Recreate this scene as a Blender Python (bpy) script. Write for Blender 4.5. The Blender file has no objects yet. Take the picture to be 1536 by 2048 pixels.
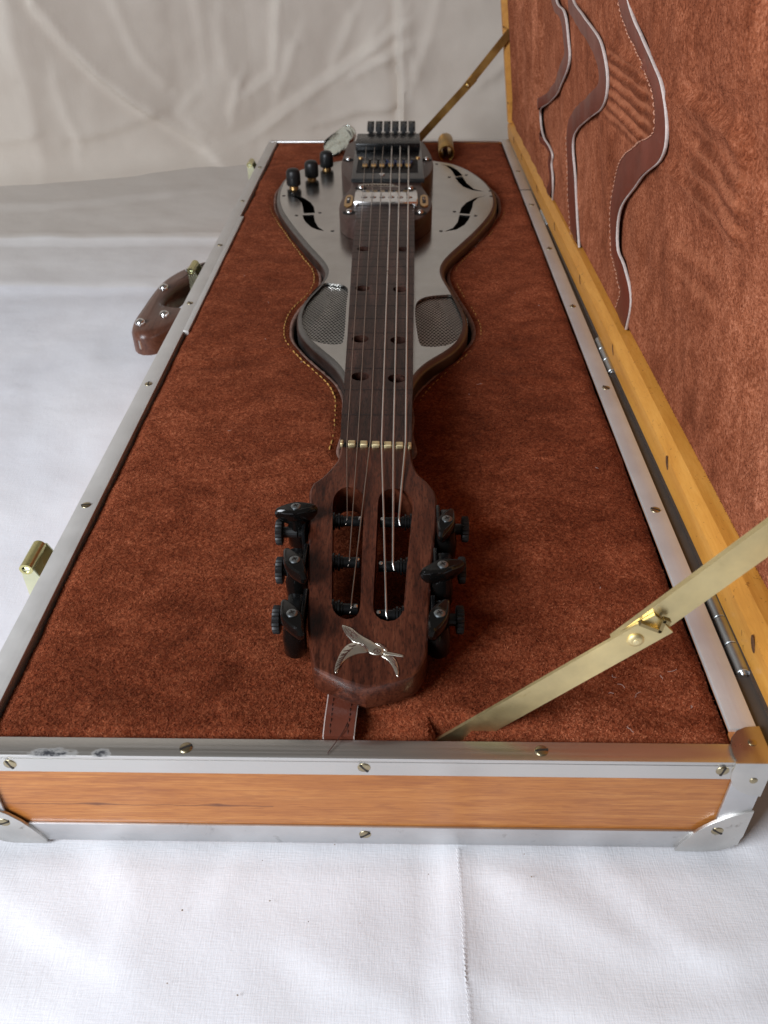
import bpy, bmesh, math, random
import numpy as np
from mathutils import Vector, Matrix, noise
from mathutils.geometry import delaunay_2d_cdt
C = bpy.context.scene.collection
SC = bpy.context.scene
R = math.radians
random.seed(4)

# ------------------------------------------------------------------ camera
cam_d = bpy.data.cameras.new('camera')
cam = bpy.data.objects.new('camera', cam_d); C.objects.link(cam)
cam_d.sensor_fit = 'VERTICAL'; cam_d.sensor_height = 36.0
cam_d.lens = 1650.0 / 2048.0 * 36.0
cam_d.clip_start = 0.01; cam_d.clip_end = 50
def cam_matrix(loc, pitch, yaw, roll):
    cp, sp = math.cos(pitch), math.sin(pitch)
    rt = Vector((1, 0, 0)); dn = Vector((0, -sp, -cp)); fw = Vector((0, cp, -sp))
    rz = Matrix.Rotation(yaw, 3, 'Z')
    rt, dn, fw = rz @ rt, rz @ dn, rz @ fw
    c, s = math.cos(roll), math.sin(roll)
    rt2 = c * rt + s * dn; dn2 = -s * rt + c * dn
    m = Matrix((rt2, -dn2, -fw)).transposed().to_4x4()
    m.translation = loc
    return m
cam.matrix_world = cam_matrix((0.1672, -0.2071, 0.2708), 0.6482, 0.0244, 0.0098)
cam_d.dof.use_dof = True
cam_d.dof.focus_distance = 0.42
cam_d.dof.aperture_fstop = 20.0
SC.camera = cam

# ------------------------------------------------------------------ light: a window at the left, the room around it
w = bpy.data.worlds.new('World'); SC.world = w; w.use_nodes = True
bg = w.node_tree.nodes['Background']
bg.inputs[0].default_value = (0.74, 0.66, 0.60, 1)
bg.inputs[1].default_value = 0.17
def area(name, loc, target, sx, sy, power, col):
    l = bpy.data.lights.new(name, 'AREA'); l.shape = 'RECTANGLE'; l.size = sx; l.size_y = sy
    l.energy = power; l.color = col
    o = bpy.data.objects.new(name, l); C.objects.link(o); o.location = loc
    o.rotation_euler = (Vector(target) - Vector(loc)).to_track_quat('-Z', 'Y').to_euler()
    return o
area('window_light', (-0.66, -0.60, 0.58), (0.12, 0.06, 0.0), 0.6, 0.6, 24.5, (0.88, 0.93, 1.0))
SC.view_settings.view_transform = 'Standard'
SC.view_settings.look = 'None'
SC.view_settings.exposure = 0.0
SC.view_settings.gamma = 1.0
SC.cycles.caustics_reflective = False

# ------------------------------------------------------------------ helpers
WORLD = {}
def wloc(o): return WORLD.get(o.name, Vector((0, 0, 0)))
def tag(o, label=None, cat=None, group=None, kind=None):
    if label: o['label'] = label
    if cat: o['category'] = cat
    if group: o['group'] = group
    if kind: o['kind'] = kind
    return o
def thing(name, loc, label, cat, group=None):
    o = bpy.data.objects.new(name, None); C.objects.link(o); o.location = loc
    o.empty_display_size = 0.02
    WORLD[o.name] = Vector(loc)
    return tag(o, label, cat, group)
def parent(o, p):
    if p is not None:
        o.parent = p
        o.matrix_parent_inverse = Matrix.Translation(-wloc(p))
def mkmesh(name, V, F, mats, smooth=40, fm=None):
    me = bpy.data.meshes.new(name)
    me.from_pydata([tuple(v) for v in V], [], [tuple(f) for f in F])
    for m in (mats if isinstance(mats, (list, tuple)) else [mats]): me.materials.append(m)
    if fm is not None: me.polygons.foreach_set('material_index', fm)
    me.update()
    if smooth:
        me.polygons.foreach_set('use_smooth', [True] * len(me.polygons))
        me.set_sharp_from_angle(angle=R(smooth))
    return me
class G:
    """collects shapes (world coordinates) into one mesh"""
    def __init__(s): s.V = []; s.F = []; s.M = []
    def add(s, V, F, m=0):
        n = len(s.V); s.V += [Vector(v) for v in V]; s.F += [[i + n for i in f] for f in F]; s.M += [m] * len(F); return s
    def box(s, lo, hi, m=0, b=0.0):
        bm = bmesh.new(); bmesh.ops.create_cube(bm, size=1)
        d = [hi[i] - lo[i] for i in range(3)]
        for v in bm.verts:
            for i in range(3): v.co[i] = lo[i] + (v.co[i] + .5) * d[i]
        if b: bmesh.ops.bevel(bm, geom=bm.edges[:], offset=b, segments=2, profile=.5, affect='EDGES')
        return s.bm(bm, m)
    def bm(s, bm, m=0, mat=None):
        bm.verts.ensure_lookup_table()
        for i, v in enumerate(bm.verts): v.index = i
        V = [(mat @ v.co) if mat else v.co.copy() for v in bm.verts]
        s.add(V, [[v.index for v in f.verts] for f in bm.faces], m); bm.free(); return s
    def lathe(s, prof, base, axis=(0, 0, 1), seg=24, m=0, wob=None):
        """prof: list of (radius, height)"""
        a = Vector(axis).normalized()
        x = a.orthogonal().normalized(); y = a.cross(x); base = Vector(base)
        V = []; F = []
        for r, h in prof:
            for k in range(seg):
                t = 2 * math.pi * k / seg
                rr = r * (wob(k) if wob else 1)
                V.append(base + a * h + (x * math.cos(t) + y * math.sin(t)) * max(rr, 1e-6))
        n = len(prof)
        for i in range(n - 1):
            for k in range(seg):
                k2 = (k + 1) % seg
                F.append([i * seg + k, i * seg + k2, (i + 1) * seg + k2, (i + 1) * seg + k])
        if prof[0][0] > 1e-5: F.append(list(range(seg))[::-1])
        if prof[-1][0] > 1e-5: F.append([(n - 1) * seg + k for k in range(seg)])
        return s.add(V, F, m)
    def cyl(s, a, b, r, seg=20, m=0, r2=None, bev=0.0):
        a = Vector(a); b = Vector(b); d = b - a; L = d.length; r2 = r if r2 is None else r2
        prof = [(r, 0), (r2, L)] if not bev else [(r - bev, 0), (r, bev), (r2, L - bev), (r2 - bev, L)]
        return s.lathe(prof, a, d, seg, m)
    def tube(s, pts, r, seg=8, m=0, cap=True):
        P = [Vector(p) for p in pts]; V = []; F = []
        rr = r if isinstance(r, (list, tuple)) else [r] * len(P)
        nrm = None
        for i, p in enumerate(P):
            t = (P[min(i + 1, len(P) - 1)] - P[max(i - 1, 0)]).normalized()
            if nrm is None: nrm = t.orthogonal().normalized()
            nrm = (nrm - t * nrm.dot(t)).normalized(); bn = t.cross(nrm)
            for k in range(seg):
                a = 2 * math.pi * k / seg
                V.append(p + (nrm * math.cos(a) + bn * math.sin(a)) * rr[i])
        for i in range(len(P) - 1):
            for k in range(seg):
                k2 = (k + 1) % seg
                F.append([i * seg + k, i * seg + k2, (i + 1) * seg + k2, (i + 1) * seg + k])
        if cap:
            F.append(list(range(seg))[::-1]); F.append([(len(P) - 1) * seg + k for k in range(seg)])
        return s.add(V, F, m)
    def prism(s, poly, z0, z1, m=0, f=None, bev=0.0):
        """poly in 2-D; f maps (x,y,z)->3-D"""
        f = f or (lambda x, y, z: (x, y, z))
        if area2(poly) < 0: poly = poly[::-1]
        n = len(poly); rings = []
        if bev: rings = [(z0, 0), (z1 - bev, 0), (z1 - bev * .3, bev * .3), (z1, bev)]
        else: rings = [(z0, 0), (z1, 0)]
        V = []; F = []
        for z, o in rings:
            pp = inset(poly, o) if o else poly
            V += [f(x, y, z) for x, y in pp]
        for i in range(len(rings) - 1):
            for k in range(n):
                k2 = (k + 1) % n
                F.append([i * n + k, i * n + k2, (i + 1) * n + k2, (i + 1) * n + k])
        F.append(list(range(n))[::-1]); F.append([(len(rings) - 1) * n + k for k in range(n)])
        return s.add(V, F, m)
    def ob(s, name, mats, p=None, smooth=40, xf=None, **kw):
        V = [xf @ v for v in s.V] if xf else s.V
        o = bpy.data.objects.new(name, mkmesh(name, V, s.F, mats, smooth, s.M)); C.objects.link(o); parent(o, p)
        WORLD[o.name] = Vector((0, 0, 0))
        return tag(o, **kw) if kw else o
def fixn(g):
    bm = bmesh.new(); vs = [bm.verts.new(v) for v in g.V]
    for f in g.F: bm.faces.new([vs[i] for i in f])
    bmesh.ops.recalc_face_normals(bm, faces=bm.faces[:])
    bm.verts.index_update(); g.F = [[v.index for v in f.verts] for f in bm.faces]; bm.free(); return g
def area2(p): return sum(p[i][0] * p[(i + 1) % len(p)][1] - p[(i + 1) % len(p)][0] * p[i][1] for i in range(len(p)))
def inset(poly, d):
    """move each vertex inwards by d (ccw polygon)"""
    n = len(poly); out = []
    for i in range(n):
        a, b, c = Vector(poly[i - 1]), Vector(poly[i]), Vector(poly[(i + 1) % n])
        e1 = (b - a).normalized(); e2 = (c - b).normalized()
        n1 = Vector((-e1.y, e1.x)); n2 = Vector((-e2.y, e2.x)); nn = n1 + n2
        if nn.length < 1e-6: nn = n1
        nn.normalize(); k = d / max(nn.dot(n1), .5)
        out.append((b.x + nn.x * k, b.y + nn.y * k))
    return out
def catmull(P, step, closed=False):
    P = [Vector(p) for p in P]; n = len(P); out = []
    rng = range(n) if closed else range(n - 1)
    for i in rng:
        p1, p2 = P[i], P[(i + 1) % n]
        p0 = P[i - 1] if (closed or i > 0) else p1 * 2 - p2
        p3 = P[(i + 2) % n] if (closed or i + 2 < n) else p2 * 2 - p1
        k = max(1, int((p2 - p1).length / step))
        for j in range(k):
            t = j / k
            out.append(.5 * ((2 * p1) + (p2 - p0) * t + (2 * p0 - 5 * p1 + 4 * p2 - p3) * t * t + (3 * p1 - p0 - 3 * p2 + p3) * t ** 3))
    if not closed: out.append(P[-1])
    return [tuple(p) for p in out]
def smooth_poly(P, it=2, closed=True):
    P = np.array(P, float)
    for _ in range(it):
        Q = P.copy()
        if closed: Q = .25 * np.roll(P, 1, 0) + .5 * P + .25 * np.roll(P, -1, 0)
        else: Q[1:-1] = .25 * P[:-2] + .5 * P[1:-1] + .25 * P[2:]
        P = Q
    return [tuple(p) for p in P]
def resample(P, n, closed=False):
    P = np.array(P, float)
    if closed: P = np.vstack([P, P[:1]])
    s = np.concatenate([[0], np.cumsum(np.hypot(*(P[1:, :2] - P[:-1, :2]).T))])
    t = np.linspace(0, s[-1], n + 1 if closed else n)
    Q = np.stack([np.interp(t, s, P[:, k]) for k in range(P.shape[1])], 1)
    return [tuple(q) for q in (Q[:-1] if closed else Q)]
def pip(pts, poly):
    """points in polygon, vectorised"""
    poly = np.asarray(poly, float); x = pts[:, 0]; y = pts[:, 1]; ins = np.zeros(len(pts), bool); n = len(poly)
    j = n - 1
    for i in range(n):
        xi, yi = poly[i]; xj, yj = poly[j]
        c = ((yi > y) != (yj > y))
        if yi != yj: ins ^= c & (x < (xj - xi) * (y - yi) / (yj - yi) + xi)
        j = i
    return ins
def segdist(pts, line, closed=False):
    pts = np.asarray(pts, float); L = np.asarray(line, float)
    if closed: L = np.vstack([L, L[:1]])
    d = np.full(len(pts), 9e9)
    for a, b in zip(L[:-1], L[1:]):
        ab = b - a; l2 = (ab ** 2).sum() or 1e-12
        t = np.clip(((pts - a) @ ab) / l2, 0, 1)
        q = pts - (a + t[:, None] * ab)
        d = np.minimum(d, np.hypot(q[:, 0], q[:, 1]))
    return d
def sheet(outer, holes, sp, jitter=.0):
    """triangulated polygon with holes and inner points; returns (Nx2 array, faces)"""
    outer = [tuple(p[:2]) for p in outer]; holes = [[tuple(p[:2]) for p in h] for h in holes]
    A = np.array(outer)
    lo = A.min(0); hi = A.max(0)
    gx = np.arange(lo[0] + sp / 2, hi[0], sp); gy = np.arange(lo[1] + sp / 2, hi[1], sp)
    X, Y = np.meshgrid(gx, gy); P = np.stack([X.ravel(), Y.ravel()], 1)
    P = P[pip(P, outer)]
    for h in holes:
        if len(P): P = P[~pip(P, h)]
    for h in [outer] + holes:
        if len(P): P = P[segdist(P, h, True) > sp * .4]
    V = [Vector(p) for p in outer]; E = []
    def loop(off, n): return [(off + i, off + (i + 1) % n) for i in range(n)]
    E += loop(0, len(outer))
    for h in holes:
        E += loop(len(V), len(h)); V += [Vector(p) for p in h]
    V += [Vector(p) for p in P]
    r = delaunay_2d_cdt(V, E, [], 0, 1e-7)
    vv = np.array([tuple(v) for v in r[0]]); ff = np.array([list(f) for f in r[2]])
    cen = vv[ff].mean(1)
    k = pip(cen, outer)
    for h in holes: k &= ~pip(cen, h)
    ff = ff[k]
    a = vv[ff]; cr = (a[:, 1, 0] - a[:, 0, 0]) * (a[:, 2, 1] - a[:, 0, 1]) - (a[:, 1, 1] - a[:, 0, 1]) * (a[:, 2, 0] - a[:, 0, 0])
    ff[cr < 0] = ff[cr < 0][:, ::-1]
    return vv, ff.tolist()
def circle(c, r, n=20, ry=None, rot=0):
    ry = ry or r
    return [(c[0] + r * math.cos(2 * math.pi * k / n) * math.cos(rot) - ry * math.sin(2 * math.pi * k / n) * math.sin(rot),
             c[1] + r * math.cos(2 * math.pi * k / n) * math.sin(rot) + ry * math.sin(2 * math.pi * k / n) * math.cos(rot)) for k in range(n)]
def nz(x, y, z=0.0): return noise.noise(Vector((x, y, z)))
def copy_tree(o, p, mat):
    """copy a part and its sub-parts, moved by mat (world)"""
    c = o.copy(); C.objects.link(c)
    if p is not None: c.parent = p
    WORLD[c.name] = wloc(o).copy()
    c.matrix_basis = mat @ o.matrix_basis if o.parent is None or True else o.matrix_basis
    for ch in o.children:
        d = ch.copy(); C.objects.link(d); d.parent = c
    return c

# ------------------------------------------------------------------ materials
class N:
    def __init__(s, name):
        s.m = bpy.data.materials.new(name); s.m.use_nodes = True; s.t = s.m.node_tree
        s.b = s.t.nodes['Principled BSDF']; s.co = None
    def n(s, typ, **kw):
        o = s.t.nodes.new(typ)
        for k, v in kw.items():
            if hasattr(o, k) and not k.startswith('i_'): setattr(o, k, v)
        return o
    def l(s, a, b): s.t.links.new(a, b)
    def obj(s, scale=(1, 1, 1), rot=(0, 0, 0)):
        if s.co is None: s.co = s.n('ShaderNodeTexCoord')
        mp = s.n('ShaderNodeMapping'); mp.inputs['Scale'].default_value = scale; mp.inputs['Rotation'].default_value = rot
        s.l(s.co.outputs['Object'], mp.inputs['Vector']); return mp.outputs[0]
    def noise(s, vec, scale, detail=3, rough=.55, dist=0):
        o = s.n('ShaderNodeTexNoise'); o.inputs['Scale'].default_value = scale; o.inputs['Detail'].default_value = detail
        o.inputs['Roughness'].default_value = rough; o.inputs['Distortion'].default_value = dist
        s.l(vec, o.inputs['Vector']); return o.outputs['Fac']
    def ramp(s, fac, stops):
        o = s.n('ShaderNodeValToRGB'); e = o.color_ramp.elements
        while len(e) < len(stops): e.new(.5)
        for el, (p, c) in zip(e, stops):
            el.position = p; el.color = (*c, 1) if len(c) == 3 else c
        s.l(fac, o.inputs[0]); return o.outputs['Color']
    def mix(s, fac, a, b, mode='MIX'):
        o = s.n('ShaderNodeMix'); o.data_type = 'RGBA'; o.blend_type = mode
        for sock, v in ((o.inputs[0], fac), (o.inputs[6], a), (o.inputs[7], b)):
            if isinstance(v, (int, float)): sock.default_value = v
            elif isinstance(v, tuple): sock.default_value = (*v, 1)
            else: s.l(v, sock)
        return o.outputs[2]
    def math(s, op, a, b=0.0, clamp=False):
        o = s.n('ShaderNodeMath'); o.operation = op; o.use_clamp = clamp
        for sock, v in ((o.inputs[0], a), (o.inputs[1], b)):
            if isinstance(v, (int, float)): sock.default_value = v
            else: s.l(v, sock)
        return o.outputs[0]
    def rng(s, fac, a, b, c=0.0, d=1.0):
        o = s.n('ShaderNodeMapRange'); s.l(fac, o.inputs[0])
        for i, v in zip((1, 2, 3, 4), (a, b, c, d)): o.inputs[i].default_value = v
        return o.outputs[0]
    def bump(s, h, strength, dist, prev=None):
        o = s.n('ShaderNodeBump'); o.inputs['Strength'].default_value = strength; o.inputs['Distance'].default_value = dist
        s.l(h, o.inputs['Height'])
        if prev: s.l(prev, o.inputs['Normal'])
        return o.outputs[0]
    def set(s, **kw):
        for k, v in kw.items():
            i = s.b.inputs[k.replace('_', ' ')]
            if isinstance(v, (int, float)): i.default_value = v
            elif isinstance(v, tuple): i.default_value = (*v, 1) if len(v) == 3 else v
            else: s.l(v, i)
        return s
def m_plain(name, col, rough=.5, metal=0.0, var=.12, sc=60, bump=.0, **kw):
    k = N(name); v = k.obj(); f = k.noise(v, sc, 4)
    lo = tuple(c * (1 - var) for c in col); hi = tuple(min(1, c * (1 + var)) for c in col)
    k.set(Base_Color=k.ramp(f, [(.3, lo), (.7, hi)]), Metallic=metal, Roughness=k.rng(k.noise(v, sc * 2.3, 4), .2, .8, rough * .8, min(1, rough * 1.25)))
    if bump: k.set(Normal=k.bump(k.noise(v, sc * 8, 3), bump, .0004))
    k.set(**kw); return k.m
NAPR = [(.33, (.42, .33, .27)), (.45, (.80, .74, .69)), (.54, (1.12, 1.15, 1.14)), (.65, (1.70, 1.95, 2.1))]
def m_suede(name, dark, mid, light, patch=9):
    k = N(name); v = k.obj()
    fine = k.noise(v, 620, 3, .62, .6)
    fine2 = k.noise(v, 1500, 2, .6)
    big = k.noise(v, patch, 5, .6, .4)
    med = k.noise(k.obj((1, 1.35, 1.1)), 34, 5, .62, .8)
    clump = k.noise(k.obj((1, .8, 1)), 300, 3, .6, .3)
    c = k.ramp(k.math('ADD', k.math('MULTIPLY', fine, .72), k.math('MULTIPLY', clump, .28)), [(.34, dark), (.50, mid), (.66, light)])
    nap = k.ramp(k.math('ADD', k.math('MULTIPLY', big, .55), k.math('MULTIPLY', med, .45)), NAPR)
    c = k.mix(1.0, c, nap, 'MULTIPLY')
    # pale lint and rubbed specks
    lint = k.ramp(k.noise(k.obj((1, 1.7, 1)), 240, 2, .5, 2.5), [(.73, (0, 0, 0)), (.80, (1, 1, 1))])
    c = k.mix(k.math('MULTIPLY', lint, .35), c, (.36, .20, .13))
    h = k.math('ADD', k.math('ADD', fine, k.math('MULTIPLY', fine2, .4)), k.math('MULTIPLY', clump, .35))
    k.set(Base_Color=c, Roughness=.95, Normal=k.bump(h, .75, .0011), Sheen_Weight=.12, Sheen_Roughness=.5, Sheen_Tint=(.80, .30, .18, 1), Specular_IOR_Level=.05)
    return k.m
def m_wood(name, dark, mid, light, axis='X', scale=1.0, rough=.45, pores=.0, coat=0.0, ringd=1.0, bump=.12):
    k = N(name)
    st = {'X': (1.4, 14, 14), 'Y': (14, 1.4, 14), 'Z': (14, 14, 1.4)}[axis]
    v = k.obj(tuple(a * scale for a in st))
    rings = k.noise(v, 7 * ringd, 4, .6, 1.6)
    fibre = k.noise(k.obj(tuple(a * scale * 6 for a in st)), 16, 3, .6)
    c = k.ramp(k.math('ADD', k.math('MULTIPLY', rings, .7), k.math('MULTIPLY', fibre, .3)), [(.33, dark), (.50, mid), (.66, light)])
    h = fibre
    if pores:
        st2 = {'X': (.22, 1, 1), 'Y': (1, .22, 1), 'Z': (1, 1, .22)}[axis]
        p = k.noise(k.obj(st2), 1150, 3, .6)
        pm = k.ramp(p, [(.40, (1, 1, 1)), (.47, (0, 0, 0))])
        c = k.mix(k.math('MULTIPLY', pm, pores), c, tuple(x * .25 for x in dark))
        h = k.math('ADD', k.math('MULTIPLY', fibre, .3), p)
    k.set(Base_Color=c, Roughness=rough, Normal=k.bump(h, bump, .0004))
    k.set(Specular_IOR_Level=.3)
    if coat: k.set(Coat_Weight=coat, Coat_Roughness=.18)
    return k
def m_metal(name, col, rough, axis=None, var=.1, dirt=.0, dirtcol=(.1, .08, .06), metallic=1.0):
    k = N(name)
    st = {None: (60, 60, 60), 'X': (6, 900, 900), 'Y': (900, 6, 900), 'Z': (900, 900, 6)}[axis]
    f = k.noise(k.obj(st), 1.0, 3, .6)
    g = k.noise(k.obj(), 35, 4, .6)
    c = k.mix(k.rng(g, .35, .7), tuple(x * (1 - var) for x in col), tuple(min(1, x * (1 + var)) for x in col))
    if dirt:
        d = k.ramp(k.noise(k.obj(), 90, 5, .7, .5), [(.62, (0, 0, 0)), (.72, (1, 1, 1))])
        c = k.mix(k.math('MULTIPLY', d, dirt), c, dirtcol)
    k.set(Base_Color=c, Metallic=metallic, Roughness=k.rng(k.math('ADD', k.math('MULTIPLY', f, .5), k.math('MULTIPLY', g, .5)), .3, .7, rough * .75, rough * 1.3), Normal=k.bump(f, .06, .0002))
    return k.m
M = {}
M['suede'] = m_suede('suede', (.070, .0120, .0046), (.205, .045, .0175), (.37, .114, .052), 5)
M['suede_lid'] = m_suede('suede_lid', (.12, .028, .012), (.285, .085, .039), (.45, .168, .092), 5)
def rib_shading(name, marks):
    """lid suede with the shading of its ribs painted on as stripes: (y0, y1, z0, z1, period, slope, strength)"""
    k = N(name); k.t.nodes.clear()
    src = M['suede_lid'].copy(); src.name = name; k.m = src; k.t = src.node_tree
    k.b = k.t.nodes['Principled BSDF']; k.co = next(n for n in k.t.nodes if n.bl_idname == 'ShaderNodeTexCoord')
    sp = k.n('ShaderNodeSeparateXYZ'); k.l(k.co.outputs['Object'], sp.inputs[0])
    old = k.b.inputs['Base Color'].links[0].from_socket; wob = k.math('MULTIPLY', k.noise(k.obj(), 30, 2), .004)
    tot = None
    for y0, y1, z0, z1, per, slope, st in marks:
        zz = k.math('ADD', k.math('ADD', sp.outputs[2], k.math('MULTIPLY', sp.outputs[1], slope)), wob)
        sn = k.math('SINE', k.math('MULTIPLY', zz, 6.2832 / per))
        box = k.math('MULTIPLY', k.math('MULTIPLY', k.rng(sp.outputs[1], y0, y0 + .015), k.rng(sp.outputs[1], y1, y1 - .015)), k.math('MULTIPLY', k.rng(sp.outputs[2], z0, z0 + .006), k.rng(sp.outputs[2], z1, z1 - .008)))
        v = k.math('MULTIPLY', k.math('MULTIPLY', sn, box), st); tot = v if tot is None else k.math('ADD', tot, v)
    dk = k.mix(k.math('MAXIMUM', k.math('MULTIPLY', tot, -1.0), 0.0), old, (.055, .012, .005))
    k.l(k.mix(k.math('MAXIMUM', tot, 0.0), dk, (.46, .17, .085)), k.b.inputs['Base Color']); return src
M['suede_pocket'] = rib_shading('suede_pocket', [(.285, .42, .140, .190, .0074, .02, .55)])  # lit and shaded flanks of the pressed ribs, painted into the suede colour
M['suede_main'] = rib_shading('suede_main', [(.130, .235, .140, .182, .0105, -.05, .38), (.16, .25, .10, .132, .016, .12, .25)])
M['cherry'] = None
def cherry():
    k = m_wood('cherry_wood', (.33, .105, .022), (.44, .160, .036), (.54, .225, .058), 'X', .8, .36, 0, .3, .8, .05)
    gl = k.noise(k.obj((3.0, 60, 130)), 2.6, 4, .6, .8)
    gl = k.ramp(gl, [(.455, (0, 0, 0)), (.49, (1, 1, 1)), (.51, (1, 1, 1)), (.53, (0, 0, 0))])
    pr_ = k.ramp(k.noise(k.obj((60, 900, 900)), 1.3, 2, .6), [(.36, (1, 1, 1)), (.45, (0, 0, 0))])
    k.l(k.mix(k.math('MULTIPLY', k.math('MAXIMUM', k.math('MULTIPLY', gl, .55), k.math('MULTIPLY', pr_, .55)), .7), k.b.inputs['Base Color'].links[0].from_socket, (.22, .060, .018)), k.b.inputs['Base Color'])
    # two dark knots with a thin crack running through them
    old = k.b.inputs['Base Color'].links[0].from_socket
    co = k.n('ShaderNodeSeparateXYZ'); k.l(k.co.outputs['Object'], co.inputs[0])
    wob = k.math('MULTIPLY', k.math('SUBTRACT', k.noise(k.obj((20, 1, 1)), 2, 2), .5), .0030)
    dz = k.math('ABSOLUTE', k.math('SUBTRACT', co.outputs[2], k.math('ADD', wob, -.0345)))
    line = k.math('LESS_THAN', dz, .00022)
    line = k.math('MULTIPLY', line, k.math('LESS_THAN', co.outputs[0], .115))
    f = line
    for cx in (.041, .092):
        ex = k.math('MULTIPLY', k.math('ABSOLUTE', k.math('SUBTRACT', co.outputs[0], cx)), .13)
        e = k.math('ADD', ex, dz)
        f = k.math('MAXIMUM', f, k.rng(e, .0016, .0004))
    c = k.mix(k.math('MULTIPLY', f, .75), old, (.07, .018, .010))
    k.l(c, k.b.inputs['Base Color']); return k.m
M['cherry'] = cherry()
def rimwood():
    k = m_wood('lid_rim_wood', (.50, .205, .030), (.60, .265, .042), (.68, .33, .065), 'Y', 1.0, .5, 0, .15, .6, .04)
    old = k.b.inputs['Base Color'].links[0].from_socket
    sp = k.ramp(k.noise(k.obj((1, .8, 1)), 420, 2, .5, 1.0), [(.28, (1, 1, 1)), (.33, (0, 0, 0))])
    k.l(k.mix(k.math('MULTIPLY', sp, .55), old, (.16, .055, .010)), k.b.inputs['Base Color']); return k.m
M['rim'] = rimwood()
M['neck'] = m_wood('neck_wood', (.014, .0058, .004), (.042, .017, .0115), (.088, .038, .027), 'Y', 1.0, .42, .75, 0, 1.0, .25).m
M['headwood'] = m_wood('headstock_wood', (.016, .0035, .0018), (.070, .0180, .0085), (.125, .037, .018), 'Y', 1.2, .34, .5, .22, 1.0, .12).m
M['blockwood'] = m_wood('block_wood', (.035, .019, .015), (.062, .033, .026), (.085, .048, .038), 'Y', 1.0, .42, .3, .1, 1.0, .1).m
M['fret'] = m_plain('fret_line', (.012, .008, .007), .6)
M['alu'] = m_metal('aluminium', (.74, .74, .74), .36, 'X', .05, .12, (.30, .29, .27))
M['alu_y'] = m_metal('aluminium_side', (.66, .645, .62), .46, 'Y', .05, .12, (.30, .29, .27), .55)
def smudged():
    k = N('aluminium_smudged'); f = k.noise(k.obj((6, 900, 900)), 1.0, 3, .6)
    co = k.n('ShaderNodeSeparateXYZ'); k.l(k.obj(), co.inputs[0])
    nn = k.noise(k.obj((1, 2, 1)), 260, 5, .7)
    f2 = None
    for cx, rx in ((.030, .0100), (.0500, .0040)):
        ex = k.math('DIVIDE', k.math('SUBTRACT', co.outputs[0], cx), rx); ey = k.math('DIVIDE', k.math('SUBTRACT', co.outputs[1], -.0080), .0026)
        e = k.math('ADD', k.math('ADD', k.math('MULTIPLY', ex, ex), k.math('MULTIPLY', ey, ey)), k.math('MULTIPLY', nn, 3.2))
        e = k.math('ADD', e, k.math('MULTIPLY', k.math('LESS_THAN', co.outputs[2], -.0007), 5)); r = k.rng(e, 2.75, 1.6); f2 = r if f2 is None else k.math('MAXIMUM', f2, r)
    c = k.mix(f2, (.68, .67, .64), (.045, .045, .05))
    dirt = k.ramp(k.noise(k.obj((1, 3, 1)), 110, 5, .75), [(.66, (0, 0, 0)), (.74, (1, 1, 1))])
    c = k.mix(k.math('MULTIPLY', dirt, .3), c, (.85, .85, .85))
    k.set(Base_Color=c, Metallic=k.math('SUBTRACT', 1.0, k.math('MULTIPLY', f2, .85)), Roughness=k.math('ADD', k.rng(f, .3, .7, .28, .44), k.math('MULTIPLY', f2, .25)), Specular_IOR_Level=k.math('SUBTRACT', .5, k.math('MULTIPLY', f2, .46)), Normal=k.bump(f, .06, .0002)); return k.m
M['alu_front'] = smudged()
M['alu_bright'] = m_metal('aluminium_worn', (.64, .64, .64), .42, 'X', .08, .5, (.35, .34, .33))
M['guard'] = m_metal('corner_guard_metal', (.66, .65, .62), .34, None, .10, .6, (.13, .09, .06))
M['guard_top'] = m_metal('corner_guard_nickel', (.52, .47, .42), .3, None, .12, .3, (.16, .09, .05))
M['dark_strip'] = m_plain('dark_strip', (.075, .066, .060), .5, .1)
M['zinc'] = m_metal('hinge_zinc', (.50, .53, .54), .34, 'Y', .12, .3)
M['plate'] = m_metal('steel_plate', (.52, .51, .49), .19, None, .10, .10, (.22, .19, .16))
M['plate_side'] = m_metal('steel_side', (.20, .195, .19), .36, None, .15, .2)
M['mesh'] = m_metal('grille_metal', (.58, .57, .54), .42)
M['brass'] = m_metal('brass', (.82, .68, .36), .42, None, .18, .45, (.50, .36, .13))
M['brass_far'] = m_metal('aged_brass', (.46, .29, .09), .34, None, .2, .4, (.10, .06, .02))
M['screw'] = m_metal('screw_brass', (.46, .39, .25), .32, None, .25, .4, (.10, .07, .04))
M['slot'] = m_plain('screw_slot', (.02, .015, .012), .7)
M['gold'] = m_metal('gold', (.95, .80, .48), .5)
M['ring_gold'] = m_metal('ring_gold', (.60, .38, .16), .35)
M['chrome'] = m_metal('chrome', (.80, .80, .80), .12)
M['silver'] = m_metal('silver_inlay', (.84, .80, .70), .30, None, .05)
M['string_plain'] = m_metal('plain_string', (.42, .36, .31), .35)
M['string_wound'] = m_metal('wound_string', (.82, .80, .76), .32)
M['black'] = m_plain('black_metal', (.005, .0053, .0056), .26, .0, .2, 80, 0, Specular_IOR_Level=.28)
M['black_gloss'] = m_plain('black_gloss', (.0035, .0032, .003), .12, .0, .1, 80, 0, Specular_IOR_Level=.4)
M['black_matt'] = m_plain('black_matt', (.011, .0112, .0115), .42, .0, .2, 80, 0, Specular_IOR_Level=.4)
M['screw_grey'] = m_metal('screw_blackened', (.30, .33, .34), .34)
M['cavity'] = m_plain('cavity', (.004, .0035, .003), .9)
M['leather'] = m_plain('brown_leather', (.12, .032, .018), .30, 0, .22, 50, .25, Specular_IOR_Level=.6)
M['leather_band'] = m_plain('binding_leather', (.150, .034, .018), .42, 0, .2, 30, .15, Specular_IOR_Level=.55)
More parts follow.
